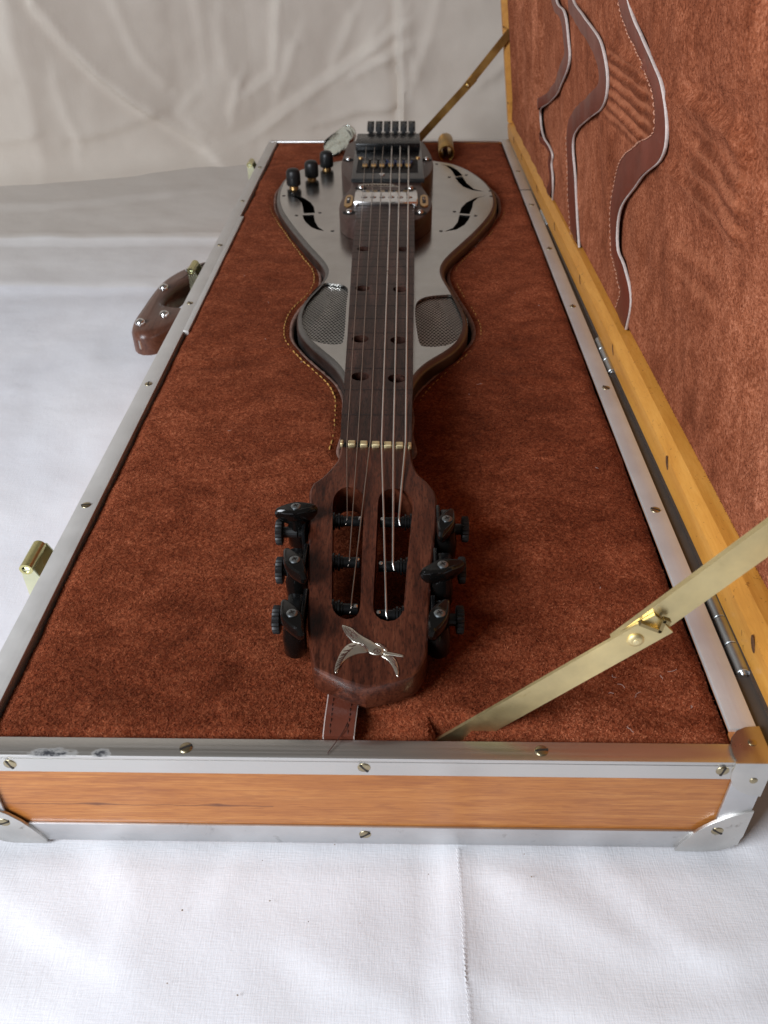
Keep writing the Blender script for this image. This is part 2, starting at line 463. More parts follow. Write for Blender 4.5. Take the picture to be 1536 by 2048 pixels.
M['cut'] = m_plain('cut_leather_edge', (.55, .47, .43), .8, 0, .15, 500)
M['cut_worn'] = m_plain('worn_cut_edge', (.30, .17, .13), .85, 0, .45, 260, .5)
M['thread'] = m_plain('yellow_thread', (.52, .28, .07), .7, 0, .3, 200)
M['thread_pink'] = m_plain('pale_thread', (.52, .26, .17), .7, 0, .2, 200)
M['thread_dark'] = m_plain('dark_thread', (.05, .012, .006), .7)
M['handle'] = m_wood('handle_wood', (.060, .022, .014), (.105, .042, .026), (.14, .060, .038), 'Y', 1.0, .35, .2, .2).m
M['zincy'] = m_metal('yellow_zinc', (.66, .62, .30), .26, None, .16, .15, (.30, .25, .10))
M['zincp'] = m_metal('pale_zinc', (.72, .74, .52), .30, None, .14)
M['fluff'] = m_plain('lint', (.45, .36, .32), .9)
M['crumb'] = m_plain('crumb', (.20, .14, .09), .9, 0, .6, 60)
g_ = N('greenish_glass'); g_.set(Base_Color=(.86, .96, .90), Roughness=.04, Transmission_Weight=1.0, IOR=1.45); M['glass'] = g_.m
M['blue_cloth'] = m_plain('blue_cloth', (.03, .05, .14), .8)
def m_cloth(name, a, b, weave):
    k = N(name); v = k.obj()
    big = k.noise(v, 5, 4, .6, .3)
    c = k.ramp(big, [(.35, a), (.65, b)])
    w1 = k.noise(k.obj((1.0, .12, .12)), weave, 2, .5); w2 = k.noise(k.obj((.12, 1.0, .12) if name == 'table_cloth' else (.12, .12, 1.0)), weave, 2, .5)
    h = k.math('ADD', w1, w2)
    slub = k.ramp(h, [(.42, (.955, .955, .955)), (.55, (1, 1, 1))])
    c = k.mix(1.0, c, slub, 'MULTIPLY')
    h2 = k.noise(v, 48, 4, .58, 0)
    nrm = k.bump(h, .22, .0005)
    nrm = k.bump(h2, .20 if name == 'table_cloth' else .14, .0022, nrm)
    if name == 'table_cloth': nrm = k.bump(k.noise(v, 15, 2, .5, 0), .38, .006, nrm)
    if name == 'table_cloth':
        # the creamier sheet of the backdrop runs forward over the white one
        sp = k.n('ShaderNodeSeparateXYZ'); k.l(k.co.outputs['Object'], sp.inputs[0])
        wv = k.math('MULTIPLY', k.noise(k.obj(), 6, 2), .02)
        yy = k.math('ADD', sp.outputs[1], wv)
        c = k.mix(k.rng(yy, .627, .633, 0, .55), c, (.70, .67, .625)); c = k.mix(k.rng(yy, .774, .780, 0, .75), c, (.64, .595, .54))
    k.set(Base_Color=c, Roughness=.9, Normal=nrm, Specular_IOR_Level=.15); return k.m
M['cloth'] = m_cloth('table_cloth', (.73, .735, .77), (.82, .82, .845), 1500)
M['cloth_wall'] = m_cloth('backdrop_cloth', (.60, .535, .465), (.68, .62, .545), 1100)
# ------------------------------------------------------------------ measured outlines (metres)
D={
'body_left':[(.1287,.286),(.12,.3097),(.109,.3272),(.0987,.3443),(.091,.3622),(.0873,.3795),(.0867,.4038),(.0904,.4264),(.0976,.4502),(.1013,.4718),(.1009,.4867),(.0958,.5062),(.0846,.535),(.0938,.5093),(.0813,.5394),(.0688,.5716),(.0551,.6089),(.0438,.6432),(.0372,.6704),(.0336,.6926),(.0321,.7124),(.0315,.7469),(.0353,.776),(.048,.8065),(.0678,.8263),(.0854,.8405),(.0939,.8445)],
'body_right':[(.2056,.8429),(.2271,.8302),(.2448,.8036),(.2589,.7643),(.2666,.7264),(.2678,.6908),(.2643,.6575),(.2563,.6262),(.2421,.5872),(.2258,.5489),(.2091,.5094),(.2094,.5099),(.2041,.4865),(.2048,.4679),(.2102,.4397),(.2152,.4102),(.2181,.3855),(.2172,.3652),(.2114,.3432),(.2024,.3274),(.1917,.3148),(.1835,.3026),(.1761,.2817)],
'hole_left':[(.1278,.2782),(.1221,.2987),(.1129,.3154),(.0982,.3382),(.0846,.3652),(.0811,.3853),(.0801,.4066),(.084,.4322),(.0925,.456),(.0957,.4849),(.091,.5158),(.0725,.562),(.0807,.5405),(.0587,.6034),(.0451,.6424),(.0328,.6814),(.0278,.7134),(.025,.7439),(.0266,.765)],
'hole_right':[(.2742,.7065),(.2716,.6783),(.2615,.6412),(.2336,.5697),(.2222,.5312),(.2426,.5837),(.2267,.5527),(.2128,.5155),(.2101,.4885),(.2153,.4525),(.2224,.4161),(.225,.3885),(.2216,.3655),(.212,.3464),(.1967,.3206),(.1824,.2943),(.1755,.2741)],
'grille_left':[(.1026,.4555),(.1122,.4537),(.1228,.4457),(.1241,.4101),(.1255,.3511),(.1232,.3403),(.1138,.3403),(.1026,.347),(.0943,.365),(.0908,.3824),(.0906,.4101),(.0948,.4364)],
'grille_right':[(.18,.4165),(.2046,.4313),(.2096,.4263),(.2145,.3977),(.2157,.3767),(.2108,.354),(.203,.3405),(.1935,.3365),(.1854,.3365),(.1802,.3444)],
'f_left_a':[(.045,.703),(.0535,.7022),(.0632,.6924),(.071,.6764),(.0752,.6609),(.0776,.6415),(.0675,.6401),(.0648,.661),(.0624,.6765),(.0577,.6892),(.051,.698)],
'f_left_b':[(.0688,.6343),(.0788,.6356),(.0816,.6143),(.0856,.5978),(.0919,.5858),(.0854,.5898),(.0794,.5979),(.0737,.6116),(.0707,.6228)],
'f_up_a':[(.2134,.8245),(.2245,.8158),(.2313,.7982),(.2357,.7758),(.228,.7712),(.2255,.7948),(.2207,.8158)],
'f_up_b':[(.2288,.7679),(.2364,.7724),(.2394,.7452),(.2451,.7235),(.2549,.7126),(.243,.7187),(.235,.7328),(.2314,.7485)],
'f_low_a':[(.2565,.6996),(.2446,.691),(.235,.6742),(.2298,.6578),(.2271,.6393),(.236,.6366),(.2398,.6577),(.242,.6769),(.2472,.691)],
'f_low_b':[(.2348,.6315),(.2252,.6341),(.2224,.6114),(.2176,.5945),(.2093,.5837),(.2205,.5897),(.2283,.604),(.2324,.6188)],
'plate_dots':[(.041,.6997),(.0615,.6334),(.0843,.642),(.1011,.5858),(.2085,.8246),(.2211,.7693),(.241,.7777),(.263,.7155),(.2623,.6966),(.2208,.6445),(.2413,.6314),(.205,.5851)],
'neck_left':[(.1334,.2004),(.1327,.2235),(.1316,.2748),(.1264,.4637),(.1258,.5024),(.126,.5978)],
'neck_right':[(.1735,.2006),(.1742,.2237),(.1751,.2448),(.1785,.5022),(.1795,.5927)],
'neck_holes':[(.1354,.4803),(.1683,.4794),(.1378,.3947),(.1665,.3928),(.1398,.3066),(.1656,.3049),(.142,.2532),(.1648,.2507)],
'neck_hole_edges':[(.1299,.4803),(.1409,.4795),(.1321,.3947),(.1432,.3947),(.1343,.3066),(.1459,.3066),(.1361,.2532),(.1478,.2532)],
'block_left':[(.1112,.8616),(.1077,.857),(.1022,.8446),(.1011,.81),(.0998,.7726),(.1013,.7375),(.1042,.7158),(.1107,.6949),(.116,.6784),(.1145,.6607),(.1098,.6369),(.1074,.619),(.1075,.5939),(.1118,.5774),(.1241,.5542)],
'block_right':[(.1909,.8607),(.1997,.8019),(.2021,.765),(.2013,.7363),(.1962,.7072),(.1895,.6904),(.1867,.6777),(.1899,.6583),(.1939,.6362),(.1968,.6167),(.1962,.5948),(.192,.5798),(.1867,.5696),(.1791,.5539)],
'bridge':[(.1163,.6802),(.1892,.6795),(.1893,.8385),(.1123,.8469)],
'saddle':[(.1279,.7234),(.1373,.717),(.1461,.7154),(.1557,.7153),(.1648,.7121),(.1731,.7074)],
'tuner_cluster':[(.1279,.8122),(.1856,.8113),(.125,.8952),(.1868,.8941)],
'pickup':[(.1224,.5978),(.183,.5949),(.1832,.6367),(.1209,.6386)],
'poles':[(.1312,.6117),(.1399,.6117),(.1486,.6116),(.1573,.6115),(.1659,.6109),(.1746,.6109)],
'gold_l':[(.112,.5999),(.1192,.5999),(.1187,.6325),(.1117,.6325)],
'gold_r':[(.1858,.6006),(.1925,.6006),(.1918,.6319),(.1852,.6319)],
'block_screws':[(.1072,.7701),(.1948,.769),(.1257,.6609),(.1761,.6577),(.1179,.5819),(.1848,.5799)],
'script':[(.1217,.6706),(.1271,.6748),(.1626,.6716)],
'nut':[(.1345,.1737),(.1365,.1737),(.1387,.1737),(.143,.1737),(.1453,.1738),(.1496,.1734),(.1517,.1734),(.1561,.1731),(.1585,.1727),(.1625,.1724),(.1647,.1723),(.169,.172),(.1713,.1718),(.173,.1715)],
'str_nut':[(.1382,.1721),(.1441,.1722),(.1509,.1719),(.1571,.1715),(.1635,.1713),(.1701,.1709)],
'str_bridge':[(.128,.7202),(.1373,.717),(.1461,.7154),(.1561,.7153),(.1651,.7136),(.1746,.712)],
'head_left':[(.1346,.1719,.0283),(.1345,.1649,.0277),(.1333,.1588,.0272),(.1303,.1527,.0267),(.1263,.1456,.0261),(.1222,.1409,.0257),(.1208,.1352,.0253),(.1217,.1231,.0242),(.1246,.0832,.0209),(.128,.0433,.0175),(.1283,.0398,.0173),(.1305,.0296,.0164),(.1328,.022,.0158)],
'head_right':[(.1732,.1702,.0282),(.1741,.1578,.0271),(.177,.1482,.0263),(.1813,.1425,.0259),(.1848,.1357,.0253),(.1858,.1301,.0248),(.1853,.113,.0234),(.1824,.0837,.0209),(.1809,.0615,.0191),(.1803,.0509,.0182),(.1799,.0433,.0175),(.1788,.0309,.0165),(.1764,.0218,.0157),(.1735,.0187,.0155)],
'head_apex':[(.1537,.0134,.015)],
'slot_left':[(.1336,.1207,.024),(.1335,.129,.0247),(.1348,.1341,.0252),(.1369,.1376,.0255),(.1398,.1388,.0255),(.1436,.1382,.0255),(.1468,.1348,.0252),(.149,.1303,.0248),(.1493,.1263,.0245),(.1494,.0998,.0223),(.1496,.0757,.0203),(.1499,.0563,.0186),(.1491,.0516,.0182),(.147,.0491,.018),(.1442,.0485,.018),(.1412,.0499,.0181),(.1388,.0528,.0183),(.1374,.057,.0187),(.1364,.0711,.0199),(.1351,.0947,.0219)],
'slot_right':[(.1564,.1309,.0249),(.158,.1349,.0252),(.161,.1372,.0254),(.1647,.1378,.0255),(.1685,.1367,.0254),(.1714,.1327,.025),(.1733,.1282,.0247),(.1736,.1226,.0242),(.172,.1025,.0225),(.1705,.0806,.0207),(.1693,.0625,.0192),(.169,.056,.0186),(.1679,.051,.0182),(.1654,.0481,.0179),(.1622,.0474,.0179),(.1584,.0488,.018),(.1561,.0525,.0183),(.1555,.0572,.0187),(.1558,.09,.0215),(.156,.1155,.0236)],
'posts':[(.141,.1163,.0197),(.1435,.0879,.0173),(.1458,.0579,.0148),(.1667,.1159,.0196),(.1639,.0854,.0171),(.1613,.0547,.0145)],
'button_screws':[(.1171,.1099,.0331),(.1201,.0746,.0302),(.1221,.0433,.0275),(.1894,.1019,.0325),(.1864,.072,.03),(.184,.0434,.0276)],
'btn1':[(.1075,.1073,.0329),(.1279,.1111,.0332)],
'btn2':[(.114,.0828,.0309),(.126,.0638,.0293)],
'btn3':[(.1166,.0514,.0282),(.129,.0321,.0266)],
'btn4':[(.1915,.1119,.0333),(.1859,.0903,.0315)],
'btn5':[(.1761,.0673,.0295),(.1955,.0742,.0301)],
'btn6':[(.1866,.0527,.0283),(.1798,.0295,.0264)],
'wheels_l':[(.1114,.1097,.0191),(.1141,.0848,.017),(.116,.0542,.0145)],
'wheels_r':[(.1971,.1108,.0192),(.1943,.0836,.0169),(.1915,.0527,.0143)],
'bird_body':[(.1424,.0458,.0177),(.1445,.0453,.0177),(.1469,.0441,.0176),(.1499,.0411,.0174),(.1529,.0389,.0172),(.1556,.0371,.017),(.1573,.0357,.0169),(.1594,.0342,.0168),(.1607,.0328,.0167),(.1607,.0314,.0165),(.1597,.0303,.0164),(.1583,.0299,.0164),(.1563,.0303,.0164),(.1546,.0313,.0165),(.154,.0327,.0167),(.1525,.0345,.0168),(.1501,.036,.0169),(.1478,.0367,.017),(.1459,.0389,.0172),(.1438,.0418,.0174)],
'bird_wing_l':[(.1477,.0364,.017),(.145,.0348,.0168),(.1431,.0319,.0166),(.1419,.0284,.0163),(.141,.0248,.016),(.1408,.0214,.0157),(.1413,.0206,.0156),(.1419,.0209,.0157),(.1423,.0224,.0158),(.1438,.0259,.0161),(.1464,.0288,.0163),(.1498,.0306,.0165),(.1532,.0312,.0165),(.1542,.0317,.0166),(.1538,.0338,.0168),(.1519,.0352,.0169),(.1495,.0362,.0169)],
'bird_wing_r':[(.1596,.0296,.0164),(.1623,.0275,.0162),(.1643,.0244,.016),(.1655,.0213,.0157),(.1661,.0195,.0155),(.1668,.0192,.0155),(.167,.0217,.0157),(.1666,.0251,.016),(.1654,.0282,.0163),(.164,.0294,.0164),(.1617,.03,.0164)],
'bird_wing_b':[(.1567,.0362,.0169),(.1588,.036,.0169),(.1608,.0346,.0168),(.1623,.0328,.0167),(.162,.0321,.0166),(.1608,.0325,.0166),(.1588,.0346,.0168)],
'bird_beak':[(.1607,.0319,.0166),(.1634,.0314,.0165),(.169,.0299,.0164),(.1689,.0291,.0163),(.1646,.0297,.0164),(.1605,.0305,.0165)],
'nutref':[(.1539,.1745)],
'strap':[(.1376,.0215),(.1372,.0013),(.1489,.0014),(.1499,.0174)],
'notch':[(.1847,.0138),(.1844,.0055),(.184,.0034)],
'screws_left':[(-.0062,.5703),(-.006,.4328),(-.007,.1548),(-.0069,.2947),(-.0069,.1552),(-.0061,.4329),(-.0052,.5699),(-.0064,.7088),(-.0064,.8441)],
'screws_right':[(.3068,.4264),(.3076,.2905),(.3096,.1534),(.3061,.6929),(.3048,.8221)],
'screws_front_top':[(.083,-.0048),(.2232,-.004)],
'screws_front':[(.0127,-.009,-.0058),(.1535,-.009,-.0043),(.2936,-.009,-.0037),(-.0006,-.009,-.045),(.1529,-.009,-.0515),(.3012,-.009,-.0437),(.3067,-.009,-.0096)],
'guard_rivet':[(.3068,-.0001)],
'handle_plate':[(-.001,.3793),(.0032,.3793),(.0061,.5695),(.0012,.6543),(.0045,.6543)],
'mark_far_rail':[(.3,.7483),(.3116,.7471)],
'hinge1':[(.3159,.366),(.3155,.3137)],
'hinge0':[(.3131,.6734),(.3135,.6321)],
'hinge2':[(.319,.087),(.3181,.0371)],
'hingef':[(.3133,.9531),(.3108,.8941)],
'pouch_brass':[(.2225,.8786),(.2241,.9636)],
'glass':[(.0762,.8854),(.0901,.9939)],
'lid_band_low':[(.1173,.0021),(.5472,.0039)],
'lid_band_high':[(.1051,.0106),(.5271,.0093),(.3525,.008),(1.0189,-.0171),(.8549,-.0017)],
'edge1':[(.5824,.1984),(.5502,.1937),(.5376,.1861),(.5344,.1749),(.5265,.1655),(.5346,.155),(.5564,.1417),(.583,.1284),(.6228,.1148),(.6811,.0953),(.6901,.0848),(.6726,.0764),(.6427,.0711),(.6224,.0658),(.6336,.0561),(.6173,.0482),(.6192,.0371),(.6347,.0163)],
'edge2':[(.5242,.2033),(.4853,.1988),(.4498,.1947),(.4235,.1912),(.4078,.1856),(.3996,.1791),(.3932,.1702),(.3973,.1594),(.4156,.1477),(.4496,.1358),(.4961,.1193),(.5243,.106),(.5306,.0942),(.5198,.0788),(.5164,.0597),(.5039,.0398),(.4932,.0191),(.4918,.0063)],
'edge3':[(.3546,.2186),(.3369,.2093),(.318,.2023),(.2915,.1942),(.2771,.1903),(.2702,.1843),(.2626,.1749),(.2594,.1683),(.2599,.1617),(.2711,.1498),(.2985,.136),(.3248,.1211),(.3491,.1047),(.3602,.0926),(.3647,.0783),(.3594,.067),(.3408,.0567),(.3462,.0666),(.3212,.0532),(.3185,.0444),(.3258,.0285),(.3345,.0111),(.3339,.0059),(.3255,.0046)],
'stitch3':[(.3847,.2158),(.3603,.2047),(.3306,.1969),(.3037,.1933),(.2947,.1892),(.2888,.1791),(.2846,.1676),(.2886,.155),(.3108,.1413),(.3408,.1259),(.3722,.1078),(.3861,.0936),(.3899,.0766),(.3806,.0635),(.361,.0529),(.3486,.038),(.3524,.0204),(.3627,.006)],
'strip2':[(.5589,.2001),(.5328,.2001),(.4854,.1964),(.443,.191),(.4297,.1837),(.4217,.1758),(.4195,.1658),(.4357,.1523),(.4718,.1391),(.5216,.1195),(.5549,.1051),(.5559,.0943),(.5481,.0745),(.5446,.0595),(.5367,.0374),(.5285,.0167)],
'strip1':[(.5925,.1974),(.5598,.1901),(.547,.1825),(.5437,.1711),(.5451,.1588),(.5864,.1395),(.6576,.1164),(.6857,.1029),(.6952,.0908)],
'ribs':[(.4075,.1819),(.2954,.1816),(.4011,.1751),(.2904,.1769),(.4006,.1674),(.2894,.1714),(.4031,.1602),(.2883,.1649),(.4149,.1509),(.2932,.1569)],
'ribs2':[(.2242,.1891),(.1529,.1886),(.2593,.1491),(.1461,.1535),(.213,.1698),(.143,.1722),(.2267,.1612),(.1448,.1641)],
'slots':[(.1774,.0187),(.3195,.0144),(.4467,.0177),(.0397,.016),(.8326,.0164),(.6984,.0194),(.5793,.016),(.9105,.017)],
'upslots':[(.9683,.1335),(.9614,.0483),(.9129,.0182),(.8328,.0165),(.7028,.0185),(.5802,.0153)],
'handle_out':[(-.0331,.5607),(-.0375,.5525),(-.0495,.5285),(-.0541,.4984),(-.0552,.47),(-.0558,.4415),(-.0569,.4253),(-.0538,.4113),(-.0464,.3995),(-.0367,.3962),(-.0285,.4046),(-.0216,.42)],
'handle_in':[(-.0243,.5219),(-.0296,.511),(-.0342,.4942),(-.0363,.4779),(-.0354,.4603),(-.0278,.4652),(-.0251,.471)],
'handle_studs':[(-.0323,.5401),(-.0469,.4983),(-.0328,.4399),(-.0489,.4236)],
'handle_plate_end':[(-.0535,.418),(-.0473,.4232)],
'cre0':[(-.3439,.1585),(-.3454,.0887),(-.347,.0133),(-.349,-.0132)],
'cre1':[(-.309,.1536),(-.2828,.106),(-.2489,.0634),(-.2114,.0271),(-.1829,.0076),(-.1454,-.0223),(-.1021,-.0587)],
'cre2':[(-.115,.1508),(-.1138,.1107),(-.115,.0689)],
'cre3':[(-.0075,.1422),(-.0145,.0895),(-.02,.0555),(-.0508,.0382)],
'cre4':[(-.0694,.0471),(-.0839,.007)],
'cre5':[(.162,.1491),(.164,.101),(.1662,.046),(.1684,-.0077)],
'cre6':[(.1584,.1092),(.1011,.07),(.0518,.0421),(.0007,.0112),(-.0578,-.0278),(-.1303,-.0517)],
'cre7':[(.2178,.1487),(.2053,.1008),(.1826,.0415)],
'cre8':[(-.2907,-.0103),(-.2489,-.004),(-.1916,.0104)],
'cre9':[(.0487,-.0142),(.0991,.0017),(.1486,.0061)],
'cre10':[(-.3054,.0621),(-.3011,.0236),(-.2911,-.0125),(-.295,-.0305)],
'cre11':[(-.1377,.0317),(-.1547,.0104),(-.1259,-.0189)],
'cre12':[(.1726,.0885),(.1393,.0719),(.1007,.055)],
'cre13':[(.0116,.0894),(-.0003,.0598),(-.0146,.0336)],
'cre14':[(-.3577,.1363),(-.3486,.1088),(-.3494,.0726)],
'cre15':[(-.3962,-.01),(-.3695,-.0073),(-.3512,-.0041)],
'cre16':[(-.0881,.1268),(-.0861,.0688),(-.0742,.0471)],
'cre17':[(.0981,.1257),(.0778,.0848),(.0675,.068)],
'wallbase':[(-.414,1.0262,-.06),(-.3601,1.0135,-.06),(-.2723,1.0476,-.06),(-.1694,1.1255,-.06),(-.0815,1.1649,-.06)],
'seam':[(.1921,-.0089),(.1923,-.029),(.1925,-.0474),(.1927,-.0642),(.1929,-.0794)],
'hem':[(.1835,-.009),(.1846,-.0533),(.1863,-.0795)],
'specks':[(.1093,-.0176),(.1147,-.035),(.0797,-.0394),(.221,-.0131),(.0799,-.0674),(.1799,-.0227),(.1397,-.0098),(.152,-.0436),(.2229,-.0232),(.1313,-.0433),(.1072,-.0712)],
'foldg':[(-.3118,.7661),(-.1914,.7716),(-.053,.771)],
'glass2':[(.0797,.8599),(.0897,.8428),(.0942,.8598),(.0974,.9847),(.0759,.985)],
'top_rear':[(.1268,.7519),(.175,.7512)],
'brace_n':[(.1821,.008,-.0095),(.2547,.008,.0497),(.2627,.008,.0597),(.258,.008,.0659),(.2871,.008,.1054),(.2924,.008,.0861),(.2006,.008,-.0092),(.2669,.008,.0527)],
'brace_f':[(.1898,.965,.0078),(.1978,.965,.0053),(.2475,.965,.0684),(.2515,.965,.0649),(.2951,.965,.1261),(.297,.965,.1174)],
'cam':[(.1672,-.2071,.2708)],
'focal':[(.1554,.0941,.02)],
'strap_thread':[(.1455,.0034),(.1437,.0002),(.1416,-.0034),(.1395,-.007)],
'hem_left_edge':[(.0007,.0217),(-.0004,.0494)],
'head_shadow':[(.1897,.049)],
}
def drop(k, idx): D[k] = [p for i, p in enumerate(D[k]) if i not in idx]
drop('body_left', (11, 12)); drop('body_right', (11,)); drop('hole_left', (11,)); drop('hole_right', (3, 4))

# ------------------------------------------------------------------ ground cloth and backdrop
def wall_y(x):
    pts = [(-1.4, .86), (-.55, .985), (-.41, 1.015), (-.34, 1.02), (-.27, 1.048), (-.15, 1.10), (-.05, 1.13), (.1, 1.14), (.5, 1.14), (2.0, 1.14)]
    return float(np.interp(x, [p[0] for p in pts], [p[1] for p in pts]))
def ridge(P, line, wd, asym=0.0):
    """height of a soft crease along a polyline, evaluated at points P (Nx2)"""
    L = np.array(line, float); best = np.full(len(P), 9e9); side = np.zeros(len(P))
    for a, b in zip(L[:-1], L[1:]):
        ab = b - a; t = np.clip(((P - a) @ ab) / (ab @ ab), 0, 1)
        q = P - (a + t[:, None] * ab); d = np.hypot(q[:, 0], q[:, 1])
        s = np.sign(ab[0] * q[:, 1] - ab[1] * q[:, 0])
        k = d < best; best[k] = d[k]; side[k] = s[k]
    sd = best * side
    return np.exp(-(sd / wd) ** 2) + asym * np.tanh(sd / wd) * np.exp(-(best / (wd * 3.5)) ** 2)
def fbm(P, sc, seed=0.0, o=3):
    out = np.zeros(len(P))
    for i, (x, y) in enumerate(P):
        out[i] = noise.fractal(Vector((x * sc, y * sc, seed)), 1.0, 2.0, o)
    return out
def axis_grid(a, b, fine_a, fine_b, sf, sc):
    g = list(np.arange(a, fine_a, sc)) + list(np.arange(fine_a, fine_b, sf)) + list(np.arange(fine_b, b + sc, sc)); return np.array(g)
gx = axis_grid(-1.5, 1.9, -.30, .52, .006, .02); gy = np.concatenate([np.arange(-.6, -.16, .02), np.arange(-.16, .02, .004), np.arange(.02, 1.16, .012)])
X, Y = np.meshgrid(gx, gy); P = np.stack([X.ravel(), Y.ravel()], 1)
Z = fbm(P, 7, 1.0, 3) * .0022 + fbm(P * [1, .6], 22, 4.0, 2) * .0009
case_d = np.maximum(np.maximum(-.012 - P[:, 0], P[:, 0] - .312), np.maximum(-.01 - P[:, 1], P[:, 1] - .982))
Z *= np.clip(case_d / .03, .0, 1)
Z -= .0012 * (1 - np.clip(case_d / .01, 0, 1))
seam = [(.1918, .0), (.1921, -.009), (.1925, -.047), (.193, -.08), (.1935, -.6)]
hem = [(.1832, 0), (.1835, -.009), (.1846, -.053), (.186, -.08), (.19, -.6)]
Z += (.0017 * ridge(P, seam, .0022, 0.6) + .0013 * ridge(P, hem, .0022, .8)) * (P[:, 1] < 0)
for ln, a, wd in (([(-.6, .765), (-.31, .768), (-.05, .772)], .0035, .010), ([(-.6, .615), (-.2, .622), (-.1, .625)], .0028, .012),
                  ([(-.5, .90), (-.3, .90), (-.15, .95)], .002, .012), ([(-.45, .45), (-.2, .40)], .0018, .014), ([(-.4, .30), (-.15, .22)], .0015, .012),
                  ([(-.05, -.05), (.05, -.09), (.12, -.085)], .0009, .012), ([(.22, -.03), (.27, -.055), (.33, -.05)], .0011, .008), ([(-.02, -.02), (.03, -.05)], .0010, .006), ([(.03, -.0112), (.10, -.0125), (.18, -.0112)], .0005, .0018), ([(.20, -.0112), (.25, -.0122), (.30, -.0112)], .0005, .0018), ([(.04, -.012), (.055, -.03), (.06, -.06)], .0008, .005), ([(.10, -.012), (.092, -.028)], .0008, .004), ([(.25, -.012), (.262, -.03), (.28, -.05)], .0009, .005), ([(.135, -.06), (.17, -.075), (.18, -.10)], .0009, .006), ([(.21, -.07), (.25, -.08), (.31, -.075)], .0010, .007)):
    Z += a * ridge(P, ln, wd, .7)
Z -= .0006
V = [(x, y, -.0605 + z) for (x, y), z in zip(P, Z)]
nx, ny = len(gx), len(gy)
F = [[j * nx + i, j * nx + i + 1, (j + 1) * nx + i + 1, (j + 1) * nx + i] for j in range(ny - 1) for i in range(nx - 1)]
o = bpy.data.objects.new('ground', mkmesh('ground', V, F, M['cloth'], 80)); C.objects.link(o); tag(o, 'flat ground spread with a white woven cloth', kind='structure')

sx = axis_grid(-1.4, 2.0, -.55, .40, .005, .04); sz = np.concatenate([np.arange(-.063, .26, .005), np.arange(.26, 1.0, .04)])
X, Zz = np.meshgrid(sx, sz); P = np.stack([X.ravel(), Zz.ravel()], 1)
H = fbm(P * [1, .55], 5, 9.0, 4) * .006 + fbm(P, 16, 3.0, 3) * .0022
amp = [(.003, .018, .4), (.0075, .008, .9), (.0025, .012, .5), (.0045, .008, .8), (.0035, .008, .6), (.0075, .0055, 1.0), (.0065, .009, .7), (.003, .011, .6), (.003, .009, .5), (.0035, .008, .6),
       (.0028, .010, .5), (.003, .009, .6), (.004, .007, .7), (.003, .010, .5), (.0025, .010, .5), (.003, .008, .5), (.0025, .012, .5), (.003, .010, .5)]
for i, (a, wd, asym) in enumerate(amp):
    H += a * .95 * ridge(P, D['cre%d' % i], wd * .72, asym) * (.75 + .5 * np.clip(fbm(P, 11, i + 20.0, 2) + .5, 0, 1))
extra = [[(.30, .05), (.42, .16), (.5, .3)], [(-.6, .2), (-.48, .06), (-.44, -.06)], [(.13, .11), (.12, .09), (.145, .07)], [(.172, .13), (.178, .09), (.185, .06)], [(-.22, .16), (-.20, .09), (-.17, .05)]]
for ln in extra: H += .003 * ridge(P, ln, .007, .5)
V = []
for (x, z), h in zip(P, H):
    t = min(1, max(0, (.0 - z) / .063)); y = wall_y(x) - h * (1 - .5 * t) - .030 * t ** 4
    V.append((x, y, z))
nx, ny = len(sx), len(sz)
F = [[j * nx + i, j * nx + i + 1, (j + 1) * nx + i + 1, (j + 1) * nx + i] for j in range(ny - 1) for i in range(nx - 1)]
o = bpy.data.objects.new('backdrop_sheet', mkmesh('backdrop_sheet', V, F, M['cloth_wall'], 80)); C.objects.link(o)
tag(o, 'creased off-white sheet hanging upright behind the open case', 'cloth')
# stitched seam of the cloth on the ground
g = G(); y = -.011
while y > -.20:
    xs = float(np.interp(-y, [0, .009, .047, .08, .6], [.1918, .1921, .1925, .193, .1935]))
    g.tube([(xs - .0002, y, -.0591), (xs + .0001, y - .0008, -.0587), (xs + .0004, y - .0016, -.0591)], [.00018, .00024, .00018], 5); y -= .0021
go = bpy.data.objects['ground']
g.ob('seam_stitching', m_plain('white_thread', (.72, .71, .72), .85), go, 60, kind='stuff')
g = G(); random.seed(8)
for x, y in D['specks'] + [(random.uniform(-.35, -.06), random.uniform(.05, .7)) for _ in range(8)]:
    r = random.uniform(.0002, .00042)
    bm = bmesh.new(); bmesh.ops.create_icosphere(bm, subdivisions=1, radius=r)
    for v in bm.verts: v.co = Vector((v.co.x * random.uniform(.7, 1.6), v.co.y, v.co.z * .5)) + Vector((x, y, -.0594))
    g.bm(bm)
g.ob('crumbs', M['crumb'], None, 0, label='tiny dark crumbs scattered on the white ground cloth', cat='crumbs', kind='stuff')

# ------------------------------------------------------------------ the case
case = thing('instrument_case', (.15, .486, -.06), 'open wooden instrument case with brown suede lining, aluminium edges and raised lid', 'case')
L = .9712
XO0, XO1, YO0, YO1 = -.0112, .3112, -.0090, .9802
# wooden walls
G().box((XO0 + .0012, YO0 + .0012, -.059), (XO1 - .0012, .0, -.002)).ob('front_panel', M['cherry'], case)
G().box((XO0 + .0012, L, -.059), (XO1 - .0012, YO1 - .0012, -.002)).ob('far_panel', M['cherry'], case)
cy = m_wood('cherry_side', (.36, .115, .035), (.50, .185, .060), (.62, .26, .095), 'Y', 1.0, .38, 0, .35).m
G().box((XO0 + .0012, .0002, -.059), (-.0002, L - .0002, -.002)).ob('side_panel', cy, case)
G().box((.3002, .0002, -.059), (XO1 - .0012, L - .0002, -.002)).ob('side_panel', cy, case)
G().box((.0, .0002, -.059), (.30, L - .0002, -.054)).ob('bottom_panel', M['cavity'], case)
